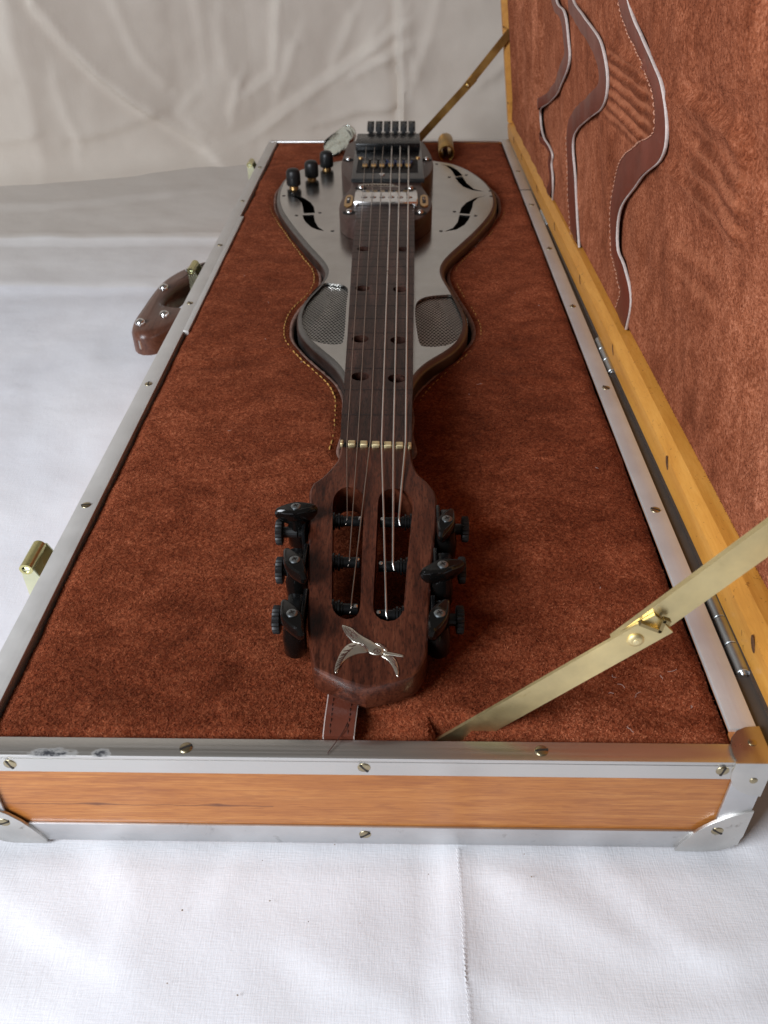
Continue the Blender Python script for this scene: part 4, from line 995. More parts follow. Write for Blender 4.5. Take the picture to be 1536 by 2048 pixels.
for k, (E, base, sid, strip_k) in enumerate(((E3, .012, 3, 'stitch3'), (E2, .009, 2, 'strip2'), (E1, .006, 1, 'strip1'))):
    far = {3: .70, 2: .86, 1: .9690}[sid]
    Ec = [p for p in E if .0217 < p[1] < .306]
    poly = Ec + dense([(Ec[-1][0] + .002, .0217), (far, .0217), (far, .3075), (Ec[0][0] + .004, .3075)], .006)
    # drop the closing run of dense() back to its own start
    last = (Ec[0][0] + .004, .3075); idx = min(range(len(poly)), key=lambda i: math.dist(poly[i], last) if i > len(Ec) else 9)
    poly = poly[:idx + 1]
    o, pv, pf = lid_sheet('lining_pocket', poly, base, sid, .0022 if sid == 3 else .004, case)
    # thickness: the pale cut edge
    PE = np.array(Ec); hw = wsurf(PE, base, sid); hw = np.convolve(np.pad(hw, 4, 'edge'), np.ones(9) / 9, 'valid'); th = .0015
    tt = np.gradient(PE, axis=0); nn = np.stack([tt[:, 1], -tt[:, 0]], 1); nn /= np.linalg.norm(nn, axis=1)[:, None]
    if nn[:, 0].mean() > 0: nn = -nn                 # towards the camera (smaller u)
    V = []; F = []
    ri = np.array([.0003 * nz(u * 200, v * 200, 3) for u, v in Ec])
    for (u, v), w_, q, j in zip(Ec, hw, nn, ri):
        V += [lf_(u, v, w_ - .0004), lf_(u + q[0] * (.0004 + j), v + q[1] * (.0004 + j), w_ - .0001), lf_(u + q[0] * (.0005 + j), v + q[1] * (.0005 + j), w_ + th * .5), lf_(u + q[0] * .0002, v + q[1] * .0002, w_ + th)]
    for i in range(len(Ec) - 1):
        for c in range(3): F.append([i * 4 + c, i * 4 + c + 1, (i + 1) * 4 + c + 1, (i + 1) * 4 + c])
    e = bpy.data.objects.new('cut_leather_edge', mkmesh('cut_leather_edge', V, F, M['cut'], 60)); C.objects.link(e); parent(e, o)
    # smooth leather binding along it
    wid = {3: .027, 2: .033, 1: .018}[sid]
    q2 = smooth_poly([tuple(x) for x in nn], 8, False); n0 = len(Ec)
    def wd(i):
        v = Ec[i][1]
        if sid == 3: return float(np.interp(v, [0, .03, .06, .09, .12, .15, .19, .33], [.030, .029, .026, .028, .036, .026, .018, .028]))
        if sid == 2: return float(np.interp(v, [0, .05, .09, .13, .18, .33], [.034, .030, .026, .024, .024, .03]))
        return float(np.interp(v, [0, .05, .08, .10, .15, .33], [.026, .016, .010, .014, .018, .012]))
    V = []; F = []
    cols = 4
    for i, (u, v) in enumerate(Ec):
        for c in range(cols + 1):
            d = wd(i) * c / cols; uu, v2 = u + d * (1 if True else 0) * .9, v - q2[i][1] * d * .35
            ww = float(wsurf(np.array([[uu, v2]]), base, sid)[0])
            V.append(lf_(uu, v2, ww - .0007 * (1 if 0 < c < cols else .55)))
    for i in range(n0 - 1):
        for c in range(cols): F.append([i * (cols + 1) + c, (i + 1) * (cols + 1) + c, (i + 1) * (cols + 1) + c + 1, i * (cols + 1) + c + 1])
    b = bpy.data.objects.new('leather_binding', mkmesh('leather_binding', V, F, M['leather_band'], 60)); C.objects.link(b); parent(b, o)
    if sid != 1:
        ln = [(Ec[i][0] + wd(i) * .9 - .0022, Ec[i][1] - q2[i][1] * wd(i) * .35) for i in range(n0)]
        base_ = base
        def fst(x, y, z, base_=base_, sid=sid): return lf_(x, y, float(wsurf(np.array([[x, y]]), base_, sid)[0]) - .0010 - z)
        if sid == 2: ln = [p for p in ln if p[1] < .10]
        stitches(ln, 'stitching', M['thread_pink'], o, .0042, .0024, .0004, fst)
M['nap_lid'] = m_nap('suede_nap_lid', [(.3, (.12, .030, .014)), (.5, (.25, .075, .036)), (.7, (.38, .135, .072))])
for i, (a, b) in enumerate(napv):
    nap('suede_nap', (a, [f[::-1] for f in b]), (-1, 0, 0), 60000, M['nap_lid'], lambda c: 1.0 / (.3 + np.clip(c[:, 1], 0, 1)) ** 2, L0=.0009, W0=.00010, p=lin, seed=5 + i)

# ---- brass stays
def bar(g, P, wdt, y, t):
    """flat bar in the plane y, along points P (x,z)"""
    n = len(P); V = []; F = []
    for i, (x, z) in enumerate(P):
        a = Vector(P[max(i - 1, 0)]); b = Vector(P[min(i + 1, n - 1)]); d = (b - a).normalized(); q = Vector((-d.y, d.x)) * wdt / 2
        V += [(x + q.x, y, z + q.y), (x - q.x, y, z - q.y), (x - q.x, y + t, z - q.y), (x + q.x, y + t, z + q.y)]
    for i in range(n - 1):
        for k in range(4): F.append([i * 4 + k, (i + 1) * 4 + k, (i + 1) * 4 + (k + 1) % 4, i * 4 + (k + 1) % 4])
    F += [[3, 2, 1, 0], [(n - 1) * 4 + k for k in range(4)]]
    g.add(V, F)
def stay(y, A, K, B, wdt, mat, detail):
    # lower arm, upper arm behind it, elbow tab, rivet
    g = G(); dA = (Vector(K) - Vector(A)).normalized(); dB = (Vector(B) - Vector(K)).normalized()
    e1 = Vector(K) + dA * .0120
    bar(g, [A, tuple(e1)], wdt * .98, y - .0003, .0013); fixn(g); lo_ = g.ob('stay_arm', mat, case)
    g = G(); s0 = Vector(K) - dB * .006
    bar(g, [tuple(s0), B], wdt, y + .0012, .0022); fixn(g); up = g.ob('stay_arm', mat, case)
    kx, kz = K
    G().lathe([(.0030, -.0004), (.0030, .0004), (.0024, .0010), (.0014, .0012), (.00001, .0009)], (kx, y - .0003, kz), (0, -1, 0), 18).ob('rivet', mat, lo_)
    G().lathe([(.0013, .0), (.0011, .0004), (.00001, .0005)], (kx, y - .0012, kz), (0, -1, 0), 12).ob('rivet_core', M['gold'], lo_)
    if detail:
        g = G()
        for a, b in zip(STAB[:-1], STAB[1:]):
            a, b = Vector(a), Vector(b); d = (b - a).normalized(); q = Vector((-d.y, d.x)) * .0007
            g.prism([tuple(a - d * .0004 + q), tuple(a - d * .0004 - q), tuple(b + d * .0004 - q), tuple(b + d * .0004 + q)], y - .0022, y - .0001, 0, lambda a_, b_, c_: (a_, c_, b_))
        fixn(g).ob('stop_tab', m_metal('brass_dark', (.42, .32, .15), .4, None, .2, .4), lo_)
STAB = [(.2531, .0612), (.2604, .0577), (.2609, .0630), (.2628, .0622)]
stay(.0060, (.1790, -.0190), (.2531, .0518), (.2945, .1046), .0120, M['brass'], True)
stay(.9650, (.184, -.002), (.2512, .0680), (.3010, .1275), .0095, M['brass_far'], False)

# ------------------------------------------------------------------ the guitar
gt = thing('lap_steel_guitar', (.152, .50, -.03), 'lap steel guitar with brushed metal body and dark slotted headstock in suede bed', 'guitar')
ZB = .008; ZN = .028
BO = list(D['body_left']) + [(.118, .858), (.151, .862), (.182, .857)] + list(D['body_right']) + [(.1725, .262), (.153, .256), (.133, .264)]
BO = smooth_poly(catmull(BO, .004, True), 6)
if area2(BO) < 0: BO = BO[::-1]
RND = .0042
P_ = BO; rings = []
for k in range(6):
    a = R(90 * k / 5); rings.append((RND * (1 - math.cos(a)) if False else RND * (1 - math.cos(a)), ZB - RND + RND * math.sin(a)))
# rings run from the side (a=0) up to the top face (a=90)
rr_ = [(0.0, -.030)] + [(RND * (1 - math.cos(R(18 * k))), ZB - RND + RND * math.sin(R(18 * k))) for k in range(6)]
loops = [[(x, y) for x, y in (inset(BO, d) if d else BO)] for d, z in rr_]
top_poly = loops[-1]
def poly_s(k, it=1): return smooth_poly(catmull(D[k], .002, True), it)
def orient(p): return p if area2(p) > 0 else p[::-1]
holes = {}
for k in ('grille_left', 'grille_right'): holes[k] = orient(poly_s(k, 2))
for k in ('f_left_a', 'f_left_b', 'f_up_a', 'f_up_b', 'f_low_a', 'f_low_b'): cxy = np.mean(D[k], 0); holes[k] = orient([(cxy[0] + (p[0] - cxy[0]) * 1.12, cxy[1] + (p[1] - cxy[1]) * (1.0 if p[1] < cxy[1] + .002 else 1.0)) for p in D[k]])
vv, ff = sheet(top_poly, list(holes.values()), .009)
V = [(x, y, ZB) for x, y in vv]; F = [list(f) for f in ff]
g = G(); g.add(V, F)
for h in holes.values():
    n = len(h); g.add([(x, y, ZB) for x, y in h] + [(x, y, ZB - .002) for x, y in h], [[i, (i + 1) % n, n + (i + 1) % n, n + i][::-1] for i in range(n)])
plate = g.ob('top_plate', M['plate'], gt, 30)
n = len(BO); V = []
for lp, (d, z) in zip(loops, rr_): V += [(x, y, z) for x, y in lp]
F = [[r_ * n + i, r_ * n + (i + 1) % n, (r_ + 1) * n + (i + 1) % n, (r_ + 1) * n + i] for r_ in range(len(rr_) - 1) for i in range(n)]
F.append(list(range(n))[::-1])
G().add(V, F).ob('body_side', M['plate_side'], gt, 60)
inner = inset(BO, .006)
G().prism(inner, -.026, -.0120).ob('body_interior', M['cavity'], gt, 60)
# raised lips round the grilles
for k in ('grille_left', 'grille_right'):
    h = holes[k]; a = inset(h, -.0022); b = inset(h, -.0004); n = len(h)
    # perforated metal: hexagonal cells with a round hole each
    pit = .0029; V = []; F = []; lo = np.min(h, 0) - .002; hi_ = np.max(h, 0) + .002; big = inset(h, -.0012)
    row = 0; y = lo[1]; cen = []
    while y < hi_[1]:
        x = lo[0] + (pit / 2 if row % 2 else 0)
        while x < hi_[0]: cen.append((x, y)); x += pit
        y += pit * .8660; row += 1
    cen = np.array(cen); cen = cen[pip(cen, big)]
    for cx, cy_ in cen:
        zc = ZB - .0030 + .0022 * math.exp(-((cx - np.mean([p[0] for p in h])) / .014) ** 2 - ((cy_ - np.mean([p[1] for p in h])) / .04) ** 2)
        b0 = len(V)
        for k6 in range(6):
            a = R(60 * k6 + 30); V.append((cx + pit * .5774 * math.cos(a), cy_ + pit * .5774 * math.sin(a), zc))
        for k6 in range(6):
            a = R(60 * k6 + 30); V.append((cx + pit * .40 * math.cos(a), cy_ + pit * .40 * math.sin(a), zc - .0001))
        for k6 in range(6): F.append([b0 + k6, b0 + (k6 + 1) % 6, b0 + 6 + (k6 + 1) % 6, b0 + 6 + k6])
    o = G().add(V, F).ob('grille', M['mesh'], gt, 30); o['kind'] = 'stuff'
for x, y in D['plate_dots']:
    G().lathe([(.00001, .0), (.0018, .00012), (.0018, -.0004)], (x, y, ZB + .0001), (0, 0, 1), 14).ob('plate_hole', M['slot'], plate)
# ---- neck block
bl = [(.1242, .548)] + D['block_left'][::-1][1:] + D['block_right'][:-1] + [(.1790, .547)]
bl = [p for p in bl if not (p[1] < .575 and .115 < p[0] < .124)]
BL = smooth_poly(catmull([(.1250, .560)] + [p for p in D['block_left'][::-1][1:]] + [(.125, .868), (.15, .872), (.178, .868)] + D['block_right'][:-1] + [(.1785, .558)], .004, True), 4)
G().prism(BL, ZB + .0002, ZN - .0015, 0, None, .0015).ob('neck_block', M['blockwood'], gt, 45)
dome = G().lathe([(.0060, -.0003), (.0060, .00015)], (0, 0, 0), (0, 0, 1), 20, 1).lathe([(.0030, 0), (.0030, .0012), (.0022, .0025), (.001, .0031), (.00001, .0032)], (0, 0, 0), (0, 0, 1), 16, 0)
dm = mkmesh('block_screw', dome.V, dome.F, [M['chrome'], M['cavity']], 40, dome.M)
for x, y in D['block_screws']:
    o = put_screw(dm, (x, y, ZN - .0013), (0, 0, 1), 0, gt, 'block_screw')
# ---- neck with bored holes
def nx_(y): # half-width and centre
    return float(np.interp(y, [.165, .20, .25, .31, .47, .60], [.1345, .1334, .1323, .1309, .1263, .1245])), float(np.interp(y, [.165, .20, .25, .31, .47, .60], [.1732, .1736, .1748, .1755, .1782, .1794]))
ys = [.1700, .20, .25, .31, .39, .47, .54, .6005]
neck_poly = [(nx_(y)[1], y) for y in ys] + [(nx_(y)[0], y) for y in ys[::-1]]
nh = [circle((x, y), .0056, 26) for x, y in D['neck_holes']]
vv, ff = sheet(neck_poly, nh, .012)
g = G(); g.add([(x, y, ZN) for x, y in vv], ff)
n = len(neck_poly); g.add([(x, y, ZN) for x, y in neck_poly] + [(x, y, ZN - .006) for x, y in neck_poly] + [(.153 + (x - .153) * .62, y, ZN - .0215) for x, y in neck_poly], [[i, n + i, n + (i + 1) % n, (i + 1) % n] for i in range(n)] + [[n + i, 2 * n + i, 2 * n + (i + 1) % n, n + (i + 1) % n] for i in range(n)] + [list(range(2 * n, 3 * n))[::-1]])
for h in nh:
    k = len(h); g.add([(x, y, ZN) for x, y in h] + [(x, y, ZN - .010) for x, y in h], [[i, k + i, k + (i + 1) % k, (i + 1) % k] for i in range(k)] + [list(range(k, 2 * k))])
bm = bmesh.new(); vs = [bm.verts.new(v) for v in g.V]
neck = g.ob('neck', M['neck'], gt, 30)
for o_ in range(1): pass
S_ = .5640; Y0 = .1745
for i in range(1, 29):
    y = Y0 + S_ * (1 - 2 ** (-i / 12))
    if y > .598: break
    a, b = nx_(y)
    segs = [(a, b)]
    for hx, hy in D['neck_holes']:
        if abs(y - hy) < .0056:
            dx = math.sqrt(.0056 ** 2 - (y - hy) ** 2); ns = []
            for s0, s1 in segs:
                if s0 < hx < s1: ns += [(s0, hx - dx), (hx + dx, s1)]
                else: ns.append((s0, s1))
            segs = ns
    g = G()
    for s0, s1 in segs: g.box((s0 + .0001, y - .00035, ZN - .0004), (s1 - .0001, y + .00035, ZN + .00012))
    g.ob('fret', M['fret'], neck)
# ---- nut: five gold rollers and two end stubs
for i, (x0, x1) in enumerate([(.1345, .1361), (.1387, .1427), (.1453, .1493), (.1517, .1559), (.1583, .1624), (.1647, .1688), (.1713, .1732)]):
    y = .1740 - .0022 * i / 6
    G().box((x0, y - .0021, ZN - .0005), (x1, y + .0019, ZN + .0023), 0, .0005).ob('nut_roller', M['gold'], gt, 50)
g = G()
for x, y in D['str_nut']: g.cyl((x - .0013, y + .0012, ZN + .0002), (x + .0013, y + .0012, ZN + .0002), .0016, 8)
g.ob('nut_core', M['black'], gt)

# ---- headstock
HS = .013 / .155
hz = lambda y: .028 - (.168 - y) * HS
hf = lambda x, y, z: (x, y, hz(y) + z)
lft = [(p[0], p[1]) for p in D['head_left']]; rgt = [(p[0], p[1]) for p in D['head_right']]
HD = [(.1345, .1720)] + lft[1:] + [(.1420, .0176), (.1537, .0134), (.1655, .0160)] + rgt[1:][::-1] + [(.1732, .1718)]
def chaikin_keep(P): return P
hd_l = catmull([(.1345, .1720)] + lft[1:8] + [(.1232, .10), (.1250, .078), (.1278, .045), (.1303, .0305), (.1320, .0235)], .004)
hd_r = catmull([(.1732, .1718)] + rgt[1:8] + [(.1822, .083), (.1808, .061), (.1797, .042), (.1785, .030), (.1752, .0222)], .004)
bot = [(.1345, .0215), (.1440, .0170), (.1537, .0136), (.1640, .0163), (.1725, .0193)]
HDP = hd_l + bot + hd_r[::-1]
HDP = orient([p for i, p in enumerate(HDP) if i == 0 or math.dist(p, HDP[i - 1]) > .0008])
slots = []
for k in ('slot_left', 'slot_right'): slots.append(orient(smooth_poly(catmull([(p[0], p[1]) for p in D[k]], .0022, True), 2)))
TH = .0155; bv = .0011
top_in = inset(HDP, bv)
vv, ff = sheet(top_in, slots, .010)
g = G(); g.add([hf(x, y, 0) for x, y in vv], ff)
n = len(HDP)
lo2 = inset(HDP, .0022)
g.add([hf(x, y, 0) for x, y in top_in] + [hf(x, y, -bv * .35) for x, y in inset(HDP, bv * .35)] + [hf(x, y, -bv) for x, y in HDP] + [hf(x, y, -TH + .0035) for x, y in HDP] + [hf(x, y, -TH) for x, y in lo2],
      [[r_ * n + (i + 1) % n, r_ * n + i, (r_ + 1) * n + i, (r_ + 1) * n + (i + 1) % n][::1] for r_ in range(4) for i in range(n)])
vb, fb = sheet(lo2, slots, .010)
g.add([hf(x, y, -TH) for x, y in vb], [f[::-1] for f in fb])
for h in slots:
    k = len(h)
    g.add([hf(x, y, 0) for x, y in h] + [hf(x, y, -TH) for x, y in h], [[i, k + i, k + (i + 1) % k, (i + 1) % k] for i in range(k)])
head = g.ob('headstock', M['headwood'], gt, 30)
# ---- bird emblem inlaid in silver
def relief(name, pts, h, p, mat, z0=0.0, rib=None):
    pl = orient(smooth_poly(catmull([(a[0], a[1]) for a in pts], .0008, True), 0))
    return G().prism(pl, z0, z0 + h, 0, hf, h * .45).ob(name, mat, p, 50)
em = relief('bird_emblem', D['bird_body'], .00045, gt, M['silver'])
for k in ('bird_wing_l', 'bird_wing_r', 'bird_wing_b', 'bird_beak'): relief('wing' if 'wing' in k else 'beak', D[k], .00042, em, M['silver'])
g = G(); ez = .0006
def groove(a, b, r=.00013, z=.00050): g.tube([hf(a[0], a[1], z), hf((a[0] + b[0]) / 2 + (b[1] - a[1]) * .12, (a[1] + b[1]) / 2 - (b[0] - a[0]) * .12, z), hf(b[0], b[1], z)], [r * .8, r * 1.7, r * .8], 5)
for a, b in [((.1459, .0345), (.1492, .0352)), ((.1438, .0318), (.1478, .0334)), ((.1426, .0291), (.1462, .0316)), ((.1417, .0262), (.1450, .0298)), ((.1411, .0234), (.1440, .0278)), ((.1410, .0214), (.1432, .0256)),
             ((.1446, .0430), (.1478, .0396)), ((.1434, .0438), (.1466, .0392)), ((.1458, .0440), (.1494, .0400)), ((.1472, .0431), (.1502, .0395)), ((.1461, .0404), (.1490, .0384)), ((.1466, .0420), (.1476, .0385)), ((.1450, .0445), (.1462, .0425)), ((.1484, .0412), (.1496, .0388)), ((.1430, .0300), (.1468, .0322)), ((.1421, .0276), (.1456, .0307)), ((.1414, .0248), (.1445, .0290)), ((.1440, .0449), (.1454, .0420)),
             ((.1661, .0235), (.1641, .0268)), ((.1667, .0214), (.1651, .0250)), ((.1656, .0262), (.1632, .0285)), ((.1645, .0286), (.1618, .0293)), ((.1594, .0356), (.1612, .0338)), ((.1604, .0346), (.1620, .0326)), ((.1584, .0358), (.1600, .0340))]:
    groove(a, b)
groove((.1541, .0313), (.1502, .0357), .00016, .00052); groove((.1542, .0330), (.1500, .0362), .00012, .00052)
ec = [(.15790 + .00115 * math.cos(t) * 1.25, .0318 + .00115 * math.sin(t)) for t in np.linspace(0, 6.2832, 17)]
g.tube([hf(x, y, .00055) for x, y in ec], .00016, 5, 0, False)
g.lathe([(.0005, 0), (.0003, .0002), (.00001, .00025)], hf(.1580, .0318, .00045), (0, 0, 1), 10)
g.ob('engraving', m_plain('engraved_line', (.06, .02, .012), .6), em)

# ---- tuning machines: one built for each kind of turn of its button
BOL = .0105
def machine(side, y_post, btn, btn_dir, half, wheel_y, x_slot_out, x_tip):
    """side -1 left, +1 right"""
    pz = hz(y_post) - .0044; bx, by = btn
    edge = float(np.interp(y_post, [.04, .08, .12], [.1278, .1245, .1215] if side < 0 else [.1799, .1822, .1852]))
    g = G(); s = side
    # mounting plate along the side of the headstock and gear housing
    x0, x1 = sorted((edge + s * .0002, edge + s * .0020)); g.box((x0, y_post - .0155, pz - .0085), (x1, y_post + .0075, pz + .0055), 0, .0004)
    x0, x1 = sorted((edge + s * .0021, bx + s * .0050)); g.box((x0, y_post - .0060, pz - .0075), (x1, y_post + .0062, pz + .0040), 0, .0012)
    # small fixing screws
    g.cyl((edge + s * .002, y_post - .0125, pz + .002), (edge + s * .0036, y_post - .0125, pz + .002), .0022, 12, 0, None, .0003)
    hs_ = g.ob('tuning_machine', M['black'], gt, 40)
    # worm shaft housing standing under the button
    G().lathe([(.0042, -.016), (.0050, -.0148), (.0052, -.006), (.0046, -.003), (.0042, .0008)], (bx, by + .0004, hz(by) + .0030), (0, 0, 1), 20).ob('shaft_housing', M['black_gloss'], hs_)
    # kite-shaped button
    d = Vector(btn_dir).normalized(); q = Vector((-d.y, d.x)); c = Vector((bx, by)); w0 = .0047
    prof = [(-1, .0006), (-.93, .0016), (-.55, .0034), (-.12, w0), (.12, w0), (.55, .0034), (.93, .0016), (1, .0006)]
    up = [tuple(c + d * half * a + q * b) for a, b in prof]; dn = [tuple(c + d * half * a - q * b * .8) for a, b in prof[::-1]]
    pl = orient(up + dn); zt = hz(by) + BOL; zb = zt - .0090
    g = G(); n = len(pl); cc = c
    def lev(sc, z): return [(cc.x + (x - cc.x) * sc, cc.y + (y - cc.y) * sc, z) for x, y in pl]
    L_ = [lev(.50, zb - .0004), lev(.80, zb + .0014), lev(.98, zb + .0042), lev(1.02, zt - .0026), lev(.93, zt - .0007), lev(.80, zt)]
    V = [v for l in L_ for v in l]
    g.add(V, [[r_ * n + i, r_ * n + (i + 1) % n, (r_ + 1) * n + (i + 1) % n, (r_ + 1) * n + i] for r_ in range(5) for i in range(n)] + [list(range(n))[::-1], [5 * n + i for i in range(n)]])
    g.ob('button', M['black_gloss'], hs_, 28)
    g = G(); g.lathe([(.0024, -.0002), (.0024, .0004), (.0019, .0008), (.0011, .00085), (.00001, .0006)], (bx, by, zt), (0, 0, 1), 20, 0)
    for a in (.5, .5 + math.pi / 2):
        dx, dy = math.cos(a), math.sin(a); bm = bmesh.new(); bmesh.ops.create_cube(bm, size=1)
        g.bm(bm, 1, Matrix.Translation((bx, by, zt + .00085)) @ Matrix.Rotation(a, 4, 'Z') @ Matrix.Diagonal((.0026, .00055, .0003, 1)))
    g.ob('button_screw', [M['screw_grey'], M['slot']], hs_, 40)
    # knurled locking wheel outside
    wx = {(-1): bx - .0068, 1: bx + .0078}[side]; wz = pz + .0005
    g = G(); seg = 40; wob = lambda k: 1.0 if k % 2 else .90
    x0 = wx - s * .0000
    g.lathe([(.0052, 0), (.0062, .0003), (.0064, .0007), (.0064, .0029), (.0062, .0033), (.0052, .0036)], (wx, wheel_y, wz), (s, 0, 0), seg, 0, wob)
    g.cyl((bx, wheel_y, wz), (wx, wheel_y, wz), .0028, 14)
    g.ob('knurled_wheel', M['black_matt'], hs_, 25)
    # post across the slot
    g = G(); xo = x_slot_out
    g.cyl((edge - s * .0002, y_post, pz), (x_tip, y_post, pz), .0026, 16, 0, None, .0004)
    for k in range(4): g.cyl((xo - s * (.0002 + .0013 * k), y_post, pz), (xo - s * (.0011 + .0013 * k), y_post, pz), .0046 - .0002 * k - (.0008 if k % 2 else 0), 18)
    g.ob('string_post', M['black'], hs_, 40)
    G().lathe([(.0011, 0), (.0009, .0006), (.00001, .0009)], (x_tip + s * .0012, y_post - .0008, pz + .0023), (0, -.35, 1), 12).ob('post_tip', M['chrome'], hs_)
    return pz
slo = lambda side, y: float(np.interp(y, [.05, .08, .12], [.1374, .1358, .1336] if side < 0 else [.1690, .1706, .1734]))
bt = [((.1171, .1099), (.02, .0033), .0102, .1075), ((.1201, .0740), (-.55, 1.0), .0112, .0820), ((.1221, .0425), (-.50, 1.0), .0112, .0520)]
yp = [.1170, .0885, .0595]
for (b, d, h_, wy), y in zip(bt, yp): machine(-1, y, b, d, h_, wy, slo(-1, y), .1486 if y > .06 else .1490)
bt = [((.1894, .1015), (.30, 1.0), .0105, .1105), ((.1864, .0715), (1.0, .36), .0105, .0830), ((.1840, .0430), (.36, 1.0), .0112, .0530)]
yq = [.1165, .0860, .0560]
for (b, d, h_, wy), y in zip(bt, yq): machine(1, y, b, d, h_, wy, slo(1, y), .1572 if y > .06 else .1568)

# ---- bridge, palm tuners, pickup
zb_ = ZN - .0012
g = G(); g.prism([(.1150, .680), (.1905, .6795), (.1893, .838), (.1123, .846)], zb_, zb_ + .0040, 0, None, .0008)
bridge = g.ob('bridge', m_plain('bridge_metal', (.014, .016, .017), .22, 0, .2, 60, 0, Specular_IOR_Level=.8), gt, 30)
G().box((.1190, .702, zb_ + .0041), (.1845, .752, zb_ + .0046)).ob('bridge_well', M['cavity'], bridge)
G().box((.1145, .790, zb_ + .0041), (.1880, .838, zb_ + .0125), 0, .0012).ob('bridge_housing', M['black'], bridge)
g = G()
for i in range(4):
    x = .150 + i * .0085; g.tube([(x, .7485, zb_ + .0048), (x + .003, .735, zb_ + .0060), (x - .003, .722, zb_ + .0052)], .0012, 6)
g.ob('blue_felt', M['blue_cloth'], bridge)
sx_ = [.1280, .1373, .1461, .1556, .1648, .1738]
for i, x in enumerate(sx_):
    o = G().box((x - .0034, .7160, zb_ + .0047), (x + .0034, .7500, zb_ + .0066), 0, .0005).ob('saddle', M['black'], bridge)
    G().cyl((x - .0026, .7165, zb_ + .0072), (x + .0026, .7165, zb_ + .0072), .0022, 12, 0, None, .0005).ob('saddle_roller', M['ring_gold'], bridge)
G().lathe([(.0032, 0), (.0030, .0012), (.0016, .0019), (.00001, .002)], (.1465, .6935, zb_ + .0040), (0, 0, 1), 16).ob('bridge_screw', M['chrome'], bridge)
for x in (.1215, .1850): G().lathe([(.0026, 0), (.0024, .0012), (.00001, .0018)], (x, .760, zb_ + .0040), (0, 0, 1), 14).ob('bridge_screw', M['ring_gold'], bridge)
# lever tuners at the far end
G().box((.1275, .8465, zb_ + .0), (.1845, .870, zb_ + .0070), 0, .001).ob('tuner_block', M['black'], bridge)
lev0 = None
def lever(x, i):
    g = G(); y = .852
    g.box((x - .0024, y - .004, zb_ + .004), (x + .0024, y + .012, zb_ + .016), 0, .0008)
    g.prism([(y - .006, .0125), (y + .004, .0115), (y + .016, .0150), (y + .0165, .0195), (y + .006, .0190), (y - .004, .0170)], x - .0040, x + .0040, 0, lambda a, b, c: (c, a, zb_ + b))
    g.prism([(y - .007, .015), (y - .001, .015), (y + .0, .0205), (y - .005, .0212)], x - .0012, x + .0012, 0, lambda a, b, c: (c, a, zb_ + b))
    o = fixn(g).ob('tuning_lever', M['black_matt'], bridge, 35)
    G().lathe([(.0017, 0), (.0016, .0018), (.00001, .0028)], (x + .0028, y - .0045, zb_ + .0085), (0, -.3, 1), 12).ob('lever_pin', M['chrome'], bridge)
    G().lathe([(.0014, 0), (.0014, .004), (.00001, .0046)], (x + .0026, y + .010, zb_ + .0160), (0, 0, 1), 10, 0).ob('lever_knob', M['black'], bridge)
for i in range(6): lever(.1300 + .0098 * i, i)
# script between bridge and pickup
g = G(); P_ = [(.1212 + .0009 * 0, .6715, 0)]
P_ = []
for k in range(121):
    t = k / 120; x = .1222 + .038 * t + .0009 * math.sin(t * 75); y = .6715 + .0021 * math.sin(t * 75 + 1.2) * (1 - .35 * t) + .0022 * math.sin(t * 3.14); P_.append((x, y, zb_ - .0001))
g.tube(P_, .00042, 6)
P_ = [(.1290 + .036 * k / 30, .6650 + .0022 * math.sin(3.1416 * k / 30), zb_ - .0001) for k in range(31)]; g.tube(P_, .00038, 6)
P_ = [(.1590 + .0042 * math.cos(t), .6672 + .0017 * math.sin(t), zb_ - .0001) for t in np.linspace(0, 6.283, 17)]; g.tube(P_, .00038, 6)
g.ob('script_ornament', M['silver'], gt)
# pickup
g = G(); g.box((.1212, .5985, ZN - .001), (.1830, .6375, ZN + .0040), 0, .0016); pk = g.ob('pickup', M['chrome'], gt, 40)
g = G(); g.box((.1224, .5952, ZN - .0012), (.1252, .5983, ZN + .0018), 0, .0005); g.box((.1790, .5952, ZN - .0012), (.1818, .5983, ZN + .0018), 0, .0005); g.ob('pickup_foot', M['chrome'], pk)
for x, y in D['poles']:
    g = G(); g.lathe([(.0024, 0), (.0023, .0007), (.0016, .0012), (.00001, .0014)], (x, y, ZN + .0040), (0, 0, 1), 16); g.lathe([(.0032, -.0001), (.0031, .0001), (.0024, .0001)], (x, y, ZN + .0040), (0, 0, 1), 16, 1)
    g.ob('pole_screw', [M['chrome'], M['slot']], pk)
for x0, x1 in ((.1122, .1190), (.1856, .1924)):
    g = G(); g.prism(catmull([(x0, .601), (x1, .600), (x1, .632), (x0 + .0006, .632)], .003, True), ZN - .0018, ZN - .0002, 0, None, .0004)
    o = g.ob('mounting_ring', M['ring_gold'], pk)
    xm = (x0 + x1) / 2; g = G().box((xm - .0017, .607, ZN - .0006), (xm + .0017, .626, ZN + .0001)); g.ob('ring_slot', M['slot'], o)
    G().lathe([(.0014, 0), (.0013, .0014), (.00001, .002)], (xm, .617, ZN - .0002), (0, 0, 1), 12).ob('ring_screw', M['chrome'], o)
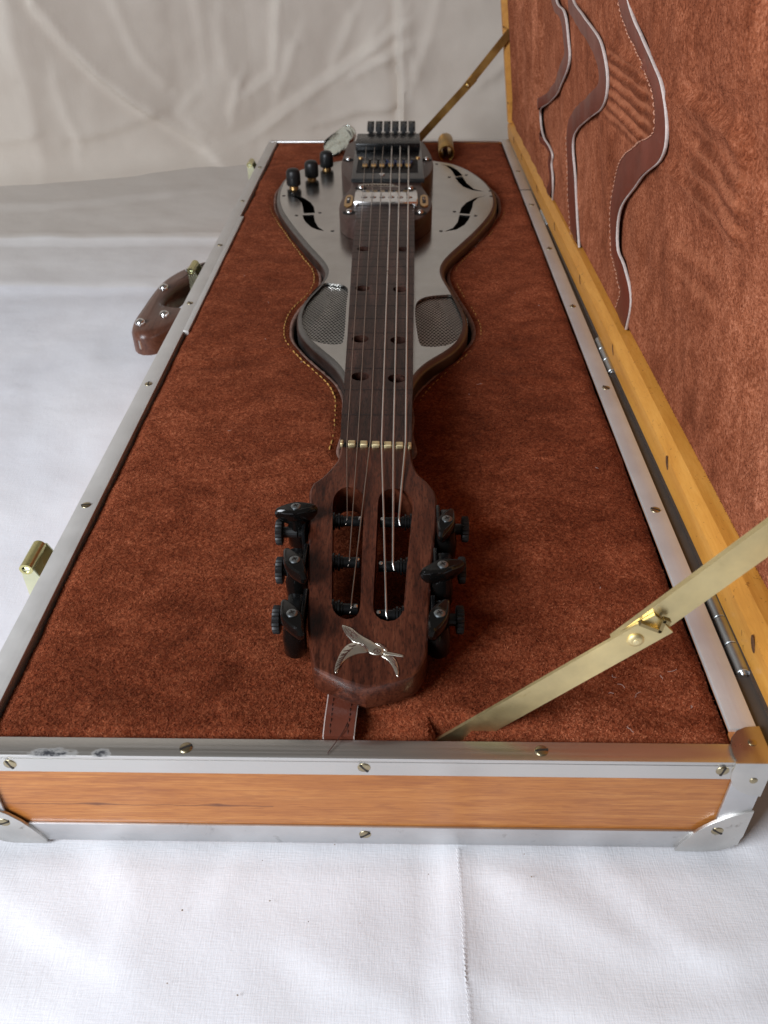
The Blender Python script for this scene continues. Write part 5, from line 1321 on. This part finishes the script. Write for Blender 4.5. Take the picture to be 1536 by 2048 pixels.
# control knobs
for (x, y), bz in zip([(.0487, .7307), (.0656, .7637), (.0795, .8051)], (.0, .0, .0)):
    o = G().lathe([(.0070, .0026), (.0078, .0034), (.0078, .0135), (.0074, .0168), (.0060, .0190), (.0036, .0200), (.00001, .0204)], (x, y, ZB), (0, 0, 1), 24, 0, lambda k: 1 if k % 2 else .975).ob('control_knob', M['black_matt'], gt, 50)
    G().lathe([(.0050, .0001), (.0050, .0014), (.0042, .0016), (.0042, .0030)], (x, y, ZB), (0, 0, 1), 20).ob('knob_collar', M['ring_gold'], o)
# ---- strings
bx_ = [.1280, .1373, .1461, .1560, .1650, .1744]; rb_ = [.1268, .1365, .1462, .1558, .1654, .1748]
tp = [(.1410, .1170, -1), (.1436, .0885, -1), (.1458, .0595, -1), (.1613, .0560, 1), (.1640, .0860, 1), (.1667, .1165, 1)]
for i in range(6):
    nxp, nyp = D['str_nut'][i]; px, py, sd_ = tp[i]
    r = [.00024, .00028, .00032, .00050, .00056, .00062][i]
    pz = hz(py) - .0044 + .0026
    P_ = [(rb_[i], .790, zb_ + .0100), (bx_[i], .7165, zb_ + .0097 + r), (nxp, nyp + .0028, ZN + .0031 + r), (nxp, nyp + .0002, ZN + .0030 + r), (px, py + .0012, pz + .0006), (px, py - .0012, pz - .0004), (px + .0006 * sd_, py - .0026, pz - .0026)]
    G().tube(P_, r, 8).ob('string', M['string_plain'] if i < 3 else M['string_wound'], gt, 60)

# ------------------------------------------------------------------ the two slides behind the guitar
def tube_slide(name, a, b, ro, ri, mat, label, cat):
    a = Vector(a); b = Vector(b); L_ = (b - a).length
    g = G(); g.lathe([(ri, L_), (ri, .0), (ri + .0006, -.0006), (ro - .0006, -.0006), (ro, .0004), (ro, L_ - .0004), (ro - .0006, L_), (ri + .0001, L_)], a, (b - a), 32)
    # closed ring section, no end caps
    g.F = [f for f in g.F if len(f) == 4]
    o = fixn(g).ob(name, mat, None, 50); tag(o, label, cat); return o
tube_slide('brass_slide', (.2225, .880, .0062), (.2240, .945, .0062), .0098, .0082, M['brass_far'], 'short brass tube slide lying on the suede to the right of the tuners', 'guitar slide')
tube_slide('glass_slide', (.0800, .893, .0115), (.0960, .955, .0125), .0118, .0088, M['glass'], 'clear greenish glass tube slide lying behind the black knobs', 'guitar slide')
G().add([], [])
